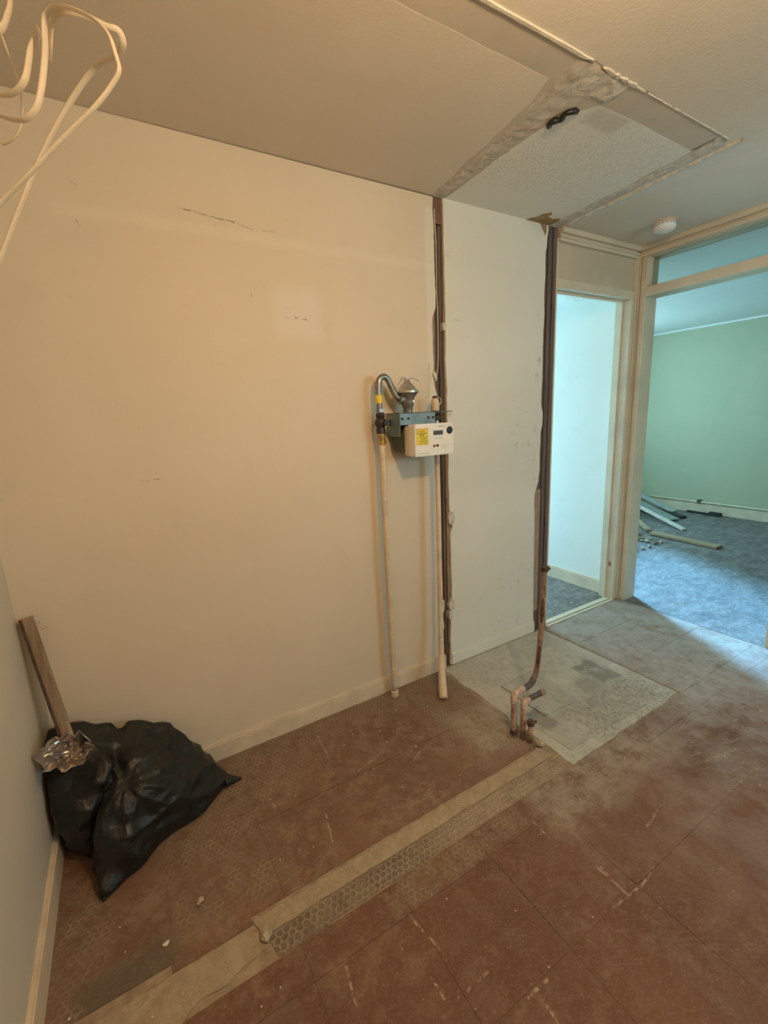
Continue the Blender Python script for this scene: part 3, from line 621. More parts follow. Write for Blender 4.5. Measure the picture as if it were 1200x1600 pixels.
# ---- bent connector tube
c = empty('bent_connector_tube', (1.378, -0.068, 1.405), 'grey steel swan-neck tube joining valve to regulator', 'pipe')
tube('tube', smooth_path([(1.379, -0.068, 1.405), (1.377, -0.070, 1.46), (1.377, -0.070, 1.515), (1.384, -0.070, 1.548), (1.404, -0.070, 1.561), (1.424, -0.071, 1.551), (1.438, -0.073, 1.523), (1.453, -0.078, 1.490), (1.470, -0.083, 1.468), (1.495, -0.088, 1.461)], 8), 0.0135, M_steel, c, 16)
lathe('yellow_band', [(0.0138, 0), (0.0152, 0.001), (0.0152, 0.034), (0.0138, 0.035)], M_yellow, c, (1.377, -0.069, 1.449))
lathe('union_nut', [(0.013, 0), (0.018, 0.002), (0.018, 0.016), (0.013, 0.018)], M_steel, c, (1.379, -0.068, 1.409), seg=6, smooth=False)
# ---- regulator
r = empty('gas_regulator', (1.514, -0.09, 1.39), 'silver dome-shaped gas regulator above the meter', 'regulator')
lathe('dome', [(0.046, 1.487), (0.053, 1.490), (0.053, 1.497), (0.045, 1.500), (0.037, 1.512), (0.026, 1.526), (0.015, 1.537), (0.012, 1.546), (0.004, 1.549)], M_alu, r, (1.514, -0.09, 0))
lathe('body', [(0.018, 1.402), (0.021, 1.405), (0.021, 1.425), (0.026, 1.432), (0.029, 1.45), (0.031, 1.468), (0.040, 1.480), (0.046, 1.487)], simple('regulator_body', (0.27, 0.265, 0.255), 0.38, 0.8, var=0.15), r, (1.514, -0.09, 0))
lathe('inlet_boss', [(0.020, -0.045), (0.020, -0.02), (0.016, 0.0)], M_steel, r, (1.514, -0.09, 1.461), 'X')
lathe('union', [(0.014, 1.352), (0.022, 1.356), (0.022, 1.378), (0.016, 1.382), (0.016, 1.402)], M_dark, r, (1.514, -0.09, 0), seg=12, smooth=False)
for i, (dx, dy) in enumerate(((-0.05, -0.02), (0.045, -0.03), (-0.03, 0.03))):
    tube('seal_wire', smooth_path([(1.514, -0.09, 1.546), (1.514+dx*.5, -0.09+dy*.5, 1.556-.004*i), (1.514+dx, -0.09+dy, 1.547-.01*i)], 5), 0.0012, M_greypipe, r, 6)
lathe('rating_plate', [(0.006, -0.001), (0.006, 0.001)], M_white, r, (1.524, -0.121, 1.452), 'Y', 16)
# ---- wall bracket
k = empty('meter_bracket', (1.56, -0.03, 1.35), 'blue-grey steel bracket fixing the meter to the wall', 'bracket')
boxes('back_plate', [(1.452, 1.735, -0.006, 0.0, 1.30, 1.405)], M_blue, k, 0.001)
boxes('shelf', [(1.450, 1.745, -0.118, -0.006, 1.400, 1.404)], simple('bracket_top', (0.12, 0.11, 0.10), .5, .4), k)
boxes('front_lip', [(1.450, 1.645, -0.118, -0.114, 1.350, 1.400)], M_blue, k, 0.001)
boxes('end_plate', [(1.450, 1.454, -0.114, -0.006, 1.300, 1.400)], M_blue, k)
for x in (1.462, 1.495, 1.605, 1.632): lathe('bolt', [(0.006, 0), (0.006, 0.004), (0.003, 0.006)], M_dark, k, (x, -0.122, 1.378), 'Y', 10)
# ---- gas meter
mt = empty('gas_meter', (1.58, -0.12, 1.21), 'white boxy gas meter with small display and yellow warning label', 'gas meter')
def rounded_box(name, x0, x1, y0, y1, z0, z1, rad, m, parent, axis='Y'):
    pts = []
    for cx, cz, a0 in ((x1-rad, z1-rad, 0), (x0+rad, z1-rad, 90), (x0+rad, z0+rad, 180), (x1-rad, z0+rad, 270)):
        for q in range(5):
            a = math.radians(a0+q*22.5); pts.append((cx+rad*math.cos(a), y0, cz+rad*math.sin(a)))
    bm = bmesh.new(); add_prism(bm, pts, (0, y1-y0, 0))
    es = [e for e in bm.edges if abs(e.verts[0].co.y-e.verts[1].co.y) < 1e-6]
    bmesh.ops.bevel(bm, geom=es, offset=0.003, segments=2, affect='EDGES')
    return from_bm(name, bm, m, parent)
rounded_box('rear_housing', 1.462, 1.70, -0.030, -0.118, 1.222, 1.335, 0.03, M_dgreen, mt)
rounded_box('rear_band', 1.470, 1.692, -0.118, -0.145, 1.214, 1.345, 0.012, M_tan, mt)
fc = rounded_box('front_cover', 1.474, 1.688, -0.145, -0.197, 1.212, 1.352, 0.008, M_white, mt)
yl = box('warning_label', 1.479, 1.545, -0.1972, -0.1980, 1.262, 1.333, M_yellow, mt)
box('label_header', 1.479, 1.545, -0.1980, -0.1984, 1.327, 1.333, M_orange, yl)
for i, (x0, x1, z, hgt) in enumerate(((1.494, 1.528, 1.321, .003), (1.484, 1.537, 1.312, .0035), (1.498, 1.522, 1.304, .004), (1.486, 1.536, 1.295, .002), (1.505, 1.530, 1.288, .0025), (1.490, 1.538, 1.280, .0018), (1.496, 1.516, 1.274, .002), (1.520, 1.538, 1.274, .002), (1.492, 1.512, 1.267, .002), (1.518, 1.532, 1.267, .002))):
    box('print_line', x0, x1, -0.1980, -0.1983, z-hgt/2, z+hgt/2, M_print, yl)
dp = box('display', 1.573, 1.625, -0.1972, -0.1985, 1.302, 1.320, M_lcd, mt, 0.0006)
box('display_bezel', 1.570, 1.628, -0.1970, -0.1976, 1.299, 1.323, simple('bezel', (0.6, 0.58, 0.54), .4), mt)
lathe('round_button', [(0.0165, 0), (0.0165, -0.003), (0.014, -0.005), (0.006, -0.005), (0.005, -0.0065)], M_black, mt, (1.663, -0.1970, 1.319), 'Y')
sl = box('reading_strip', 1.576, 1.632, -0.1971, -0.1977, 1.283, 1.292, simple('pale_strip', (0.86, 0.84, 0.80), .4), mt)
for i in range(8): box('print_line', 1.580+i*.0062, 1.5835+i*.0062, -0.1977, -0.1980, 1.2855, 1.2895, M_greyink, sl)
box('print_line', 1.60, 1.632, -0.1971, -0.1974, 1.337, 1.3405, M_greyink, mt)
box('print_line', 1.484, 1.55, -0.1971, -0.1974, 1.224, 1.226, M_greyink, mt)
for i in range(3): box('print_line', 1.612, 1.664-.01*i, -0.1971, -0.1974, 1.256-.008*i, 1.2572-.008*i, M_greyink, mt)
lathe('red_button', [(0.0062, 0), (0.0062, -0.0025), (0.004, -0.004)], M_red, mt, (1.576, -0.1970, 1.254), 'Y', 16)
lathe('black_button', [(0.0062, 0), (0.0062, -0.0025), (0.004, -0.004)], M_black, mt, (1.594, -0.1970, 1.255), 'Y', 16)
lathe('inlet', [(0.014, 1.330), (0.014, 1.356)], M_alu, mt, (1.514, -0.09, 0))
lathe('outlet', [(0.013, 1.330), (0.013, 1.362)], M_alu, mt, (1.672, -0.09, 0))
# ---- capped outlet union
u = empty('capped_outlet_union', (1.668, -0.09, 1.362), 'cream capped pipe stub in a black union on the meter outlet', 'pipe fitting')
lathe('black_union', [(0.015, 1.362), (0.023, 1.366), (0.023, 1.384), (0.017, 1.390), (0.021, 1.394), (0.021, 1.404), (0.014, 1.407)], M_dark, u, (1.668, -0.09, 0), seg=12, smooth=False)
lathe('cream_stub', [(0.0195, 1.407), (0.0205, 1.41), (0.0205, 1.440), (0.017, 1.456), (0.012, 1.464)], M_creampipe, u, (1.667, -0.09, 0))
lathe('dark_cap', [(0.011, 1.464), (0.012, 1.468), (0.008, 1.474)], M_dark, u, (1.667, -0.09, 0))
# ---- outlet pipe down to the floor
q = empty('outlet_drop_pipe', (1.60, -0.2, 0.0), 'cream pipe dropping from under the meter beside the dark wall chase', 'pipe')
tube('pipe', smooth_path([(1.672, -0.09, 1.225), (1.668, -0.098, 0.9), (1.660, -0.105, 0.5), (1.652, -0.113, 0.22), (1.640, -0.132, 0.15)], 8), 0.0125, M_creampipe, q, 14)
tube('wrapped_end', smooth_path([(1.655, -0.110, 0.26), (1.640, -0.132, 0.15), (1.608, -0.178, 0.070), (1.570, -0.235, 0.014)], 8), [0.0135+0.0075*min(1, i/20) for i in range(25)], M_creampipe, q, 16)
# ---- seal wire loop near the union, wire in the chase
tag(tube('seal_wire_loop', smooth_path([(1.700, -0.010, 1.634), (1.690, -0.03, 1.55), (1.665, -0.05, 1.495), (1.648, -0.07, 1.462), (1.650, -0.08, 1.437), (1.672, -0.115, 1.432), (1.70, -0.09, 1.462), (1.66, -0.07, 1.475), (1.64, -0.06, 1.47)], 8), 0.0016, M_wire, None, 6), 'thin wire looping down around the cream capped pipe stub', 'wire')
wr = tag(tube('chase_wire', smooth_path([(1.757, 0.004, 2.30), (1.756, 0.0, 2.24), (1.765, 0.006, 2.17), (1.770, 0.012, 2.06), (1.768, 0.01, 1.96), (1.772, 0.012, 1.86), (1.770, 0.01, 1.74), (1.764, 0.004, 1.66), (1.752, -0.004, 1.60), (1.735, -0.010, 1.555)], 8), 0.0024, M_wire, None, 8), 'thin white wire hanging loose in the dark wall chase above the meter', 'wire')
tag(prism('paint_flake', [(1.728, -0.002, 1.60), (1.738, -0.006, 1.585), (1.748, -0.004, 1.565), (1.738, -0.012, 1.545), (1.722, -0.010, 1.575)], (0.0, -0.0015, 0.001), M_chipw), 'small curled white paint flake hanging from the loose chase wire', 'paint flake')

# ---- cut heating pipes rising from the floor
h1 = empty('tall_heating_pipe', (1.670, -0.60, 0.0), 'tall pinkish pipe bending up from the floor beside the doorway post', 'pipe')
tube('floor_leg', smooth_path([(1.670, -0.60, 0.0), (1.668, -0.60, 0.09), (1.667, -0.60, 0.185)], 5), 0.0125, M_copperp, h1, 14)
tube('elbow', smooth_path([(1.667, -0.60, 0.165), (1.667, -0.60, 0.19), (1.676, -0.60, 0.208), (1.700, -0.60, 0.214), (1.722, -0.60, 0.213)], 6), 0.0150, M_elbow, h1, 14)
tube('grey_length', smooth_path([(1.715, -0.60, 0.213), (1.745, -0.60, 0.212), (1.770, -0.60, 0.220), (1.788, -0.60, 0.240)], 6), 0.0135, M_greypipe, h1, 14)
tube('riser', smooth_path([(1.782, -0.60, 0.232), (1.798, -0.60, 0.255), (1.809, -0.60, 0.30), (1.822, -0.60, 0.42), (1.830, -0.60, 0.58), (1.8355, -0.60, 0.735)], 8), 0.0115, M_riser, h1, 14)
tube('flaked_patch', smooth_path([(1.8015, -0.6045, 0.275), (1.8155, -0.6045, 0.40), (1.8215, -0.6045, 0.50), (1.826, -0.6045, 0.62)], 6), [0.0045+0.0035*math.sin(i*.55) for i in range(19)], M_rust, h1, 10)
lathe('end_cap', [(0.0115, -0.012), (0.0165, -0.010), (0.0165, 0.010), (0.012, 0.013)], M_rust, h1, (1.8355, -0.60, 0.735))
lathe('end_stop', [(0.008, 0.0), (0.008, 0.022)], M_rust, h1, (1.8355, -0.605, 0.733), 'X')
lathe('clip', [(0.013, 0), (0.0165, 0.003), (0.0165, 0.02), (0.013, 0.024)], M_rust, h1, (1.670, -0.60, 0.012))
h2 = empty('elbow_heating_pipe', (1.690, -0.63, 0.0), 'short pinkish pipe stub with elbow pointing at the lifted floor plate', 'pipe')
tube('floor_leg', [(1.690, -0.63, 0.0), (1.692, -0.63, 0.08), (1.694, -0.63, 0.155)], 0.012, M_copperp, h2, 14)
tube('elbow', smooth_path([(1.694, -0.63, 0.145), (1.695, -0.63, 0.163), (1.704, -0.63, 0.176), (1.722, -0.63, 0.178)], 6), 0.0145, M_elbow, h2, 14)
tube('grey_length', [(1.718, -0.63, 0.178), (1.760, -0.63, 0.178), (1.795, -0.63, 0.178)], 0.0115, M_greypipe, h2, 14)
lathe('open_end', [(0.0105, 0.0), (0.0150, 0.003), (0.0150, 0.020), (0.0135, 0.026), (0.008, 0.026), (0.007, 0.012)], M_copperp, h2, (1.793, -0.63, 0.178), 'X')
h3 = empty('short_heating_pipe', (1.700, -0.662, 0.0), 'shortest pinkish pipe stub with a dark clip at its top', 'pipe')
tube('floor_leg', [(1.700, -0.662, 0.0), (1.701, -0.662, 0.05), (1.702, -0.662, 0.088)], 0.0115, M_copperp, h3, 14)
lathe('clip', [(0.0118, 0.080), (0.0165, 0.083), (0.0165, 0.098), (0.0125, 0.102)], M_rust, h3, (1.702, -0.662, 0))
lathe('clip_screw', [(0.006, 0.0), (0.006, 0.016)], M_rust, h3, (1.713, -0.668, 0.091), 'X', 10)

# ---- smoke detector
s = empty('smoke_detector', (3.085, -0.30, H), 'round white smoke detector on the ceiling near the doorways', 'smoke detector')
lathe('base', [(0.058, 0.0), (0.058, -0.010), (0.052, -0.012)], M_tan, s, (3.085, -0.30, H), seg=36)
lathe('cover', [(0.054, -0.012), (0.054, -0.034), (0.046, -0.046), (0.030, -0.052), (0.002, -0.053)], M_white, s, (3.085, -0.30, H), seg=36)
for i in range(18):
    a = i*2*math.pi/18
    bm = bmesh.new(); add_box(bm, -0.006, 0.006, -0.0008, 0.0012, -0.003, 0.0)
    bmesh.ops.transform(bm, matrix=Matrix.Translation((3.085+.054*math.cos(a), -0.30+.054*math.sin(a), H-.018)) @ Matrix.Rotation(a+math.pi/2, 4, 'Z'), verts=bm.verts)
    from_bm('vent_slot', bm, M_dark, s)
lathe('test_button', [(0.010, -0.0525), (0.010, -0.055), (0.003, -0.056)], M_white, s, (3.085, -0.30, H), seg=20)

# ---- black tube standing in for the dark of an S-shaped ceiling hole
tag(tube('ceiling_hole_dark', smooth_path([(1.815, -0.575, H-.002), (1.800, -0.592, H-.010), (1.792, -0.612, H-.012), (1.812, -0.630, H-.010), (1.800, -0.652, H-.009), (1.818, -0.672, H-.007), (1.838, -0.668, H+.002)], 6), [0.0085+0.0035*noise.noise(V((i*.35, 2.2, 0))) for i in range(37)], M_black, None, 10), 'black S-shaped form standing in for a dark hole in the broken ceiling plaster', 'cable')

# ---- loose white cables hanging at the top left, near the camera
def cable(name, pts, dps, w, m, label, flat=0.45, roll=0.0):
    path = []
    n = len(pts)
    for i, p in enumerate(pts):
        t = i/(n-1); kx = t*(len(dps)-1); a = int(min(kx, len(dps)-2)); d = dps[a]+(dps[a+1]-dps[a])*(kx-a)
        path.append(CAM+(V(p)-CAM)*(d/0.85))
    return tag(tube(name, smooth_path(path, 8), w, m, None, 12, flat, roll), label, 'cable', 'loose white cables at the ceiling')
cable('hanging_cable', [(0.20, -0.585, 1.78), (0.246, -0.6, 1.826), (0.295, -0.618, 1.871), (0.37, -0.643, 1.944), (0.432, -0.665, 2.001), (0.468, -0.676, 2.044), (0.48, -0.677, 2.067), (0.479, -0.67, 2.091), (0.473, -0.656, 2.132), (0.456, -0.639, 2.16), (0.427, -0.617, 2.181), (0.401, -0.601, 2.189), (0.383, -0.591, 2.184), (0.371, -0.589, 2.165), (0.363, -0.598, 2.107), (0.346, -0.607, 2.036), (0.33, -0.607, 1.998), (0.306, -0.597, 1.981), (0.271, -0.574, 1.991), (0.22, -0.55, 2.02)], [0.85, 0.83, 0.80, 0.84, 0.86], 0.0062, M_flex, 'white cable making the largest hanging loop at the top left')
cable('hanging_cable', [(0.18, -0.61, 1.63), (0.23, -0.617, 1.721), (0.32, -0.626, 1.898), (0.39, -0.639, 2.009), (0.442, -0.653, 2.073), (0.477, -0.669, 2.091), (0.493, -0.673, 2.112), (0.49, -0.664, 2.139), (0.470, -0.650, 2.150), (0.44, -0.630, 2.168), (0.408, -0.607, 2.178), (0.386, -0.594, 2.170), (0.377, -0.592, 2.14), (0.368, -0.60, 2.09)], [1.02, 0.95, 0.86, 0.82, 0.87], [0.009-0.0042*min(1, max(0, (i-38)/26)) for i in range(105)], M_flex, 'broad flat white cable folded over inside the largest loop', 0.5, 0.25)
cable('hanging_cable', [(0.28, -0.54, 2.20), (0.294, -0.548, 2.147), (0.303, -0.566, 2.098), (0.31, -0.58, 2.056), (0.31, -0.593, 2.007), (0.298, -0.597, 1.96), (0.274, -0.588, 1.939), (0.263, -0.582, 1.941), (0.23, -0.57, 1.96)], [0.85, 0.88, 0.90], 0.0048, M_flex, 'thin white cable hanging lowest of the small loops at the left edge')
cable('hanging_cable', [(0.23, -0.55, 2.04), (0.277, -0.567, 2.03), (0.304, -0.582, 2.035), (0.324, -0.587, 2.061), (0.339, -0.584, 2.109), (0.355, -0.586, 2.138), (0.358, -0.585, 2.150)], [0.85, 0.83, 0.86], 0.0066, M_flex, 'short white cable with a cut end pointing up inside the loops')
cable('hanging_cable', [(0.325, -0.545, 2.26), (0.32, -0.549, 2.206), (0.308, -0.551, 2.171), (0.295, -0.547, 2.153), (0.26, -0.54, 2.14)], [0.85, 0.82, 0.80], 0.0085, M_flex, 'thick white cable tail cut off by the top left picture corner')

# ---- leaning batten in the corner
def bar(name, a, b, w, t, m, parent, up=(0, 0, 1), bev=0.0015):
    a, b = V(a), V(b); d = (b-a); L = d.length; d.normalize()
    sx = d.cross(V(up)).normalized(); sz = sx.cross(d).normalized()
    bm = bmesh.new(); add_box(bm, -w/2, w/2, 0, L, -t/2, t/2, bev)
    M = Matrix(((sx.x, d.x, sz.x, a.x), (sx.y, d.y, sz.y, a.y), (sx.z, d.z, sz.z, a.z), (0, 0, 0, 1)))
    bmesh.ops.transform(bm, matrix=M, verts=bm.verts)
    return from_bm(name, bm, m, parent)
bt = empty('leaning_batten', (0.14, -0.236, 0), 'narrow worn wooden batten leaning in the corner behind the black bag', 'batten')
M_batten = streaky('worn_batten', (0.40, 0.30, 0.20), (0.20, 0.13, 0.08), 0.75, 2, 30, 0.3)
bar('batten', (0.140, -0.236, 0.004), (0.033, -0.024, 0.805), 0.030, 0.016, M_batten, bt, (0.25, 1, 0.3))
bar('dark_edge', (0.1235, -0.240, 0.006), (0.0165, -0.028, 0.803), 0.005, 0.017, M_rust, bt, (0.25, 1, 0.3))

# ---- black refuse bag
def hull_bm(bm, pts):
    vs = [bm.verts.new(p) for p in pts]
    r = bmesh.ops.convex_hull(bm, input=vs)
    junk = [e for e in r['geom_interior'] if isinstance(e, bmesh.types.BMVert)]
    bmesh.ops.delete(bm, geom=junk, context='VERTS')
def bag():
    bm = bmesh.new()
    hull_bm(bm, [(0.132, -0.400, 0.012), (0.150, -0.395, 0.012), (0.16, -0.38, 0.05), (0.10, -0.20, 0.0), (0.40, -0.05, 0.0), (0.52, -0.08, 0.06), (0.254, -0.05, 0.345), (0.385, -0.05, 0.275), (0.462, -0.07, 0.16), (0.27, -0.28, 0.245), (0.41, -0.22, 0.15), (0.20, -0.36, 0.10), (0.30, -0.31, 0.12), (0.572, -0.165, 0.012), (0.555, -0.17, 0.035), (0.16, -0.28, 0.20), (0.2, -0.1, 0.33)])
    hull_bm(bm, [(0.022, -0.06, 0.40), (0.095, -0.05, 0.392), (0.022, -0.20, 0.24), (0.022, -0.16, 0.01), (0.11, -0.235, 0.006), (0.05, -0.23, 0.10), (0.10, -0.255, 0.17), (0.18, -0.22, 0.28), (0.22, -0.06, 0.345), (0.2, -0.05, 0.005), (0.03, -0.04, 0.0)])
    me = bpy.data.meshes.new('tmp'); bm.to_mesh(me); bm.free()
    ob = bpy.data.objects.new('tmp', me); COL.objects.link(ob)
    md = ob.modifiers.new('r', 'REMESH'); md.mode = 'VOXEL'; md.voxel_size = 0.0065
    sm = ob.modifiers.new('s', 'SMOOTH'); sm.factor = 0.5; sm.iterations = 5
    dg = bpy.context.evaluated_depsgraph_get(); dg.update()
    me2 = bpy.data.meshes.new_from_object(ob.evaluated_get(dg)); bpy.data.objects.remove(ob)
    pinch = V((0.225, -0.27, 0.262)); nrm = V((-0.15, -0.75, 0.62)).normalized()
    e1 = nrm.cross(V((0, 0, 1))).normalized(); e2 = nrm.cross(e1)
    co = [v.co.copy() for v in me2.vertices]; ns = [v.normal.copy() for v in me2.vertices]
    for v, c, nn in zip(me2.vertices, co, ns):
        d = c-pinch; u, w = d.dot(e1), d.dot(e2); rr = math.hypot(u, w); th = math.atan2(w, u)
        fold = 1-abs(noise.noise(V((math.cos(th)*1.5, math.sin(th)*1.5, rr*1.5+3))))*2.6
        fold2 = (1-abs(noise.noise(V((math.cos(th)*3.2+4, math.sin(th)*3.2, rr*3.0))))*2.0)*0.6
        amp = 0.014*min(1, rr/0.09)*math.exp(-rr*2.2)+0.001
        a = 1-abs(noise.noise(V((c.x*9+2, c.y*9, c.z*16))))*2.0
        b2 = noise.noise(V((c.x*22, c.y*22, c.z*30)))
        dent = -0.006*math.exp(-(rr/0.05)**2)
        disp = amp*(fold*0.9+fold2*0.6-0.6)+0.0095*a+0.004*b2+dent+0.010*(1-abs(noise.noise(V((c.x*6+c.z*5, c.y*4-c.z*3, 7.1))))*2.4)
        # hollow under the gathered neck on the upper right
        disp -= 0.020*math.exp(-((c-V((0.255, -0.14, 0.33))).length/0.045)**2)
        p = c+nn*disp
        p.z = max(p.z, 0.002); p.x = max(p.x, 0.016); p.y = min(p.y, -0.017)
        v.co = p
    ob = bpy.data.objects.new('tmp', me2); COL.objects.link(ob)
    md = ob.modifiers.new('d', 'DECIMATE'); md.ratio = 0.035
    sb = ob.modifiers.new('u', 'SUBSURF'); sb.subdivision_type = 'SIMPLE'; sb.levels = 2
    sm = ob.modifiers.new('s', 'SMOOTH'); sm.factor = 0.4; sm.iterations = 1
    dg = bpy.context.evaluated_depsgraph_get(); dg.update()
    me3 = bpy.data.meshes.new_from_object(ob.evaluated_get(dg)); bpy.data.objects.remove(ob)
    return me3
n = NT('black_polythene')
n.bump(n.noise(24, 6, 0.6, dist=1.2), 0.35, 0.012)
M_bag = n.out(n.mix(n.noise(6, 3), (0.006, 0.0065, 0.006), (0.011, 0.012, 0.011)), n.ramp(n.noise(12, 3), 0.3, 0.7, 0.30, 0.48), 0, 0.5)
bg_ = empty('refuse_bag', (0.25, -0.2, 0), 'black plastic refuse bag slumped in the corner on the tiles', 'bag')
link('bag_body', bag(), M_bag, bg_, True)
# pinched bottom corners (flat ears) and gathered tie
def ear(base, tip, side):
    base, tip, side = V(base), V(tip), V(side); bm = bmesh.new(); nn = 8; rows = []
    for i in range(nn+1):
        t = i/nn; cpt = base.lerp(tip, t); w = (1-t)**1.15*1.0+0.06; row = []
        for k_ in range(9):
            a = 2*math.pi*k_/9
            th = 0.022*(1-t)+0.003
            row.append(bm.verts.new(cpt+side*w*math.cos(a)+V((0, 0, 1))*th*math.sin(a)*(1+.4*noise.noise(V((t*6, k_, 2))))))
        rows.append(row)
    for i in range(nn):
        for k_ in range(9): bm.faces.new((rows[i][k_], rows[i][(k_+1) % 9], rows[i+1][(k_+1) % 9], rows[i+1][k_]))
    bm.faces.new(rows[0][::-1]); bm.faces.new(rows[-1])
    for v_ in bm.verts: v_.co.z = max(v_.co.z, 0.001)
    return from_bm('bag_corner', bm, M_bag, bg_, True)
ear((0.53, -0.15, 0.024), (0.600, -0.170, 0.006), (-0.01, 0.045, 0)); ear((0.165, -0.365, 0.028), (0.131, -0.414, 0.004), (0.045, 0.012, 0))
# ---- crumpled foil wrapper lying in the bag mouth
def foil():
    bm = bmesh.new(); rows = []; R_, S_ = 14, 40
    ax = V((-0.25, -0.72, 0.65)).normalized(); e1 = ax.cross(V((0, 0, 1))).normalized(); e2 = ax.cross(e1); c0 = V((0.108, -0.165, 0.358))
    for i in range(R_+1):
        rr = i/R_; row = []
        for k_ in range(S_):
            a = 2*math.pi*k_/S_
            q_ = V((math.cos(a)*rr*2.2, math.sin(a)*rr*2.2, 1.7))
            hgt = 0.075*(rr**2.0)+0.028*(1-abs(noise.noise(q_*1.3))*2.4)*(0.4+rr*.6)+0.012*noise.noise(q_*3.1)
            rx, ry = 0.072*rr*(1+.8*noise.noise(V((math.cos(a)*2.2, math.sin(a)*2.2, 8)))), 0.050*rr*(1+.8*noise.noise(V((math.cos(a)*2.2, math.sin(a)*2.2, 4))))
            row.append(bm.verts.new(c0+e1*(rx*math.cos(a))+e2*(ry*math.sin(a))+ax*hgt))
        rows.append(row)
    for i in range(R_):
        for k_ in range(S_): bm.faces.new((rows[i][k_], rows[i][(k_+1) % S_], rows[i+1][(k_+1) % S_], rows[i+1][k_]))
    o = from_bm('foil_wrapper', bm, simple('crumpled_foil', (0.70, 0.62, 0.56), 0.25, 0.8, var=0.1), None, False)
    md = o.modifiers.new('t', 'SOLIDIFY'); md.thickness = 0.0015
    return o
tag(foil(), 'crumpled pinkish silver foil wrapper sitting in the black bag opening', 'wrapper')

# ---- fittings and debris
tag(boxes('wall_fitting', [(3.356, 3.38, 0.44, 0.53, 2.17, 2.23), (3.350, 3.38, 0.38, 0.46, 2.145, 2.172)], M_white, None, 0.004), 'small white box fitting high on the bright corridor wall', 'wall fitting')
def chunk(name, loc, size, m, label, cat, group=None, seed=0, flatz=0.6):
    bm = bmesh.new(); bmesh.ops.create_icosphere(bm, subdivisions=2, radius=1)
    for v_ in bm.verts:
        f = 1+0.55*noise.noise(v_.co*1.4+V((seed*3.7, seed, 0)))
        v_.co = V((v_.co.x*f*size, v_.co.y*f*size*.75, v_.co.z*f*size*flatz))
    zmin = min(v_.co.z for v_ in bm.verts); ang = seed*1.3
    for v_ in bm.verts:
        x, y = v_.co.x, v_.co.y
        v_.co = V((loc[0]+x*math.cos(ang)-y*math.sin(ang), loc[1]+x*math.sin(ang)+y*math.cos(ang), loc[2]+v_.co.z-zmin))
    return tag(from_bm(name, bm, m), label, cat, group)
M_mort = simple('mortar_lump', (0.42, 0.34, 0.25), 0.9, var=0.2, scale=40, bump=0.4)
chunk('mortar_lump', (0.522, -0.775, 0.002), 0.019, M_mort, 'pale mortar lump at the broken joint of the cement strip', 'debris', seed=1)
chunk('mortar_lump', (1.715, -0.705, 0.0015), 0.020, M_mort, 'grey mortar lump beside the cut floor pipes', 'debris', seed=2)
chunk('mortar_lump', (0.382, -0.575, 0.0), 0.011, M_mort, 'small mortar lump on red tile in front of the black bag', 'debris', seed=3)
chunk('mortar_lump', (1.276, -0.417, 0.0), 0.008, M_mort, 'tiny mortar lump alone on the tiles below the meter', 'debris', seed=4)
chunk('mortar_lump', (0.283, -0.640, 0.0), 0.009, M_chipw, 'flat white plaster flake on the tiles left of the cement strip', 'debris', seed=5, flatz=.25)
bm = bmesh.new()
for i in range(170):
    x, y = random.uniform(0.05, 3.3), -abs(random.gauss(0.75, 0.45))-0.03
    if x < 0.65 and y > -0.45: continue
    sz = random.uniform(.0012, .0032); a = random.uniform(0, 6.28)
    b2 = bmesh.ops.create_cube(bm, size=1.0)['verts']
    bmesh.ops.transform(bm, matrix=Matrix.Translation((x, y, 0.0022+sz*.4)) @ Matrix.Rotation(a, 4, 'Z') @ Matrix.Rotation(a*2, 4, 'X') @ Matrix.Diagonal((sz*1.6, sz, sz*.8, 1)), verts=b2)
tag(from_bm('plaster_crumbs', bm, M_chipw), 'tiny scattered plaster crumbs all over the tiled floor', 'crumbs', kind='stuff')
# next room: offcuts and rubble on the floor, black strip, pipe along the skirting
M_pl1 = streaky('tan_timber', (0.42, 0.31, 0.20), (0.33, 0.235, 0.15), 0.7, 1, 30, 0.2)
M_pl2 = simple('white_painted_timber', (0.66, 0.62, 0.56), 0.6)
M_pl3 = simple('grey_green_board', (0.26, 0.29, 0.27), 0.6, var=0.15)
M_pl4 = simple('black_strip', (0.02, 0.02, 0.02), 0.6)
def plank(name, a, b, w, t, m, label, up=(0, 0, 1)):
    e = empty(name, a, label, 'plank', 'timber offcuts in the next room'); bar('board', a, b, w, t, m, e, up); return e
plank('timber_offcut', (5.235, 0.76, 0.016), (5.195, 0.10, 0.012), 0.11, 0.022, M_pl1, 'tan flat plank lying closest to the doorway in the next room')
plank('timber_offcut', (5.62, 1.25, 0.10), (5.24, 0.80, 0.036), 0.055, 0.02, M_pl1, 'short tan lath propped behind the rubble in the next room')
plank('timber_offcut', (6.15, 1.95, 0.26), (5.62, 0.62, 0.012), 0.05, 0.022, M_pl2, 'thin whitish batten sloping to the floor in the next room')
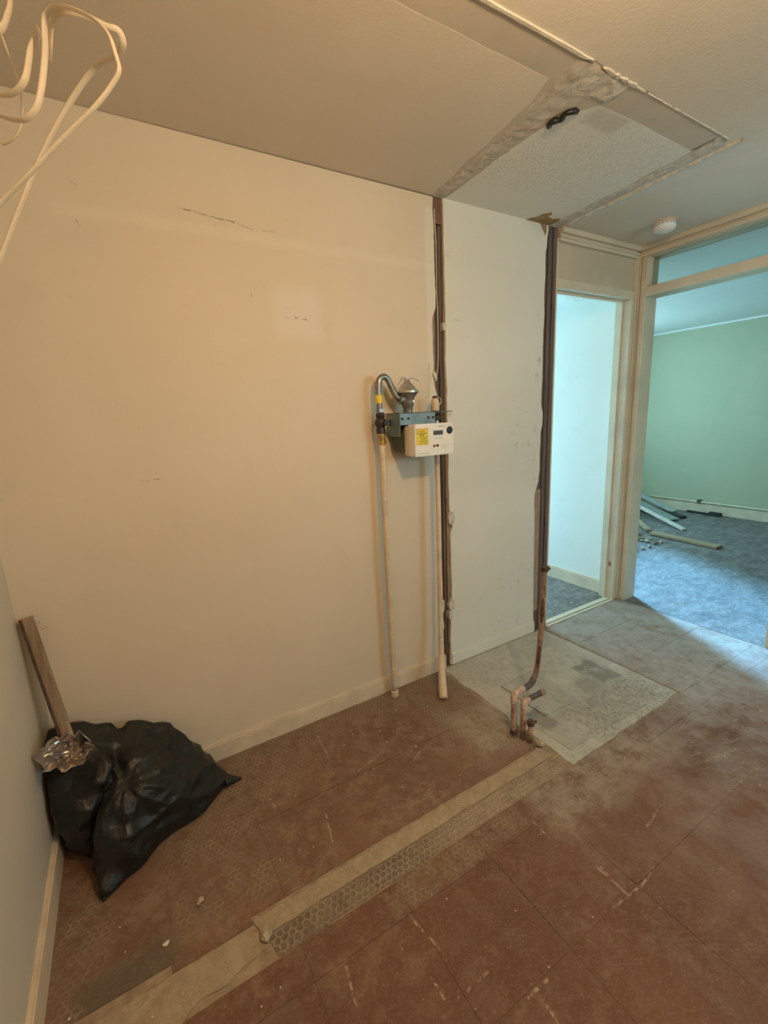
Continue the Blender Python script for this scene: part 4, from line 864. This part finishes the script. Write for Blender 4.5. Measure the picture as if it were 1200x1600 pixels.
plank('timber_offcut', (6.33, 2.0, 0.24), (5.98, 0.90, 0.014), 0.14, 0.02, M_pl3, 'wide grey-green board sloping beside the whitish batten')
plank('timber_offcut', (6.56, 2.05, 0.30), (6.42, 1.12, 0.014), 0.10, 0.02, simple('pale_grey_board', (0.42, 0.45, 0.43), .6), 'pale grey board on top of the pile nearest the far wall')
plank('timber_offcut', (6.40, 1.9, 0.09), (6.20, 0.90, 0.012), 0.10, 0.02, M_pl4, 'black board underneath the sloping boards in the next room')
plank('timber_offcut', (5.75, 1.55, 0.14), (5.70, 1.25, 0.14), 0.10, 0.03, M_pl1, 'stubby tan block on the pile at the door frame edge')
for o in [x for x in bpy.data.objects if x.name.startswith('timber_offcut')]: pass
e = empty('rubber_strip', (6.60, 0.85, 0), 'black strip lying along the far skirting board', 'strip')
bar('strip', (6.585, 1.05, 0.012), (6.57, 0.70, 0.012), 0.03, 0.022, M_pl4, e); bar('strip_end', (6.575, 0.79, 0.022), (6.57, 0.66, 0.022), 0.05, 0.042, M_pl4, e)
e = empty('skirting_pipe', (6.645, 0, 0.13), 'pipe running along the far wall just above the skirting board', 'pipe')
tube('pipe', [(6.646, -2.2, 0.135), (6.646, 0, 0.135), (6.646, 2.15, 0.135)], 0.011, M_skirt, e, 10)
for y in (-0.4, 0.95): box('pipe_clip', 6.632, 6.67, y-.02, y+.02, 0.12, 0.165, M_greypipe, e)
M_rub = [simple('rubble_a', (0.50, 0.45, 0.36), 0.9, var=.2), simple('rubble_b', (0.30, 0.25, 0.18), 0.9, var=.2), simple('rubble_c', (0.55, 0.58, 0.55), 0.9, var=.2)]
for i in range(42):
    x, y = random.gauss(4.88, .15), random.gauss(0.74, .11)
    if x > 5.12: x = 5.0
    chunk('rubble_piece', (x, y, -0.002), random.uniform(.010, .030), M_rub[i % 2], 'broken plaster piece in the rubble heap beside the door frame', 'rubble', 'rubble heap in the next room', seed=i+10, flatz=.5)
chunk('rubble_piece', (5.10, 0.90, 0.0), 0.075, M_rub[2], 'large pale blue-grey plaster lump on the rubble heap', 'rubble', None, seed=61)
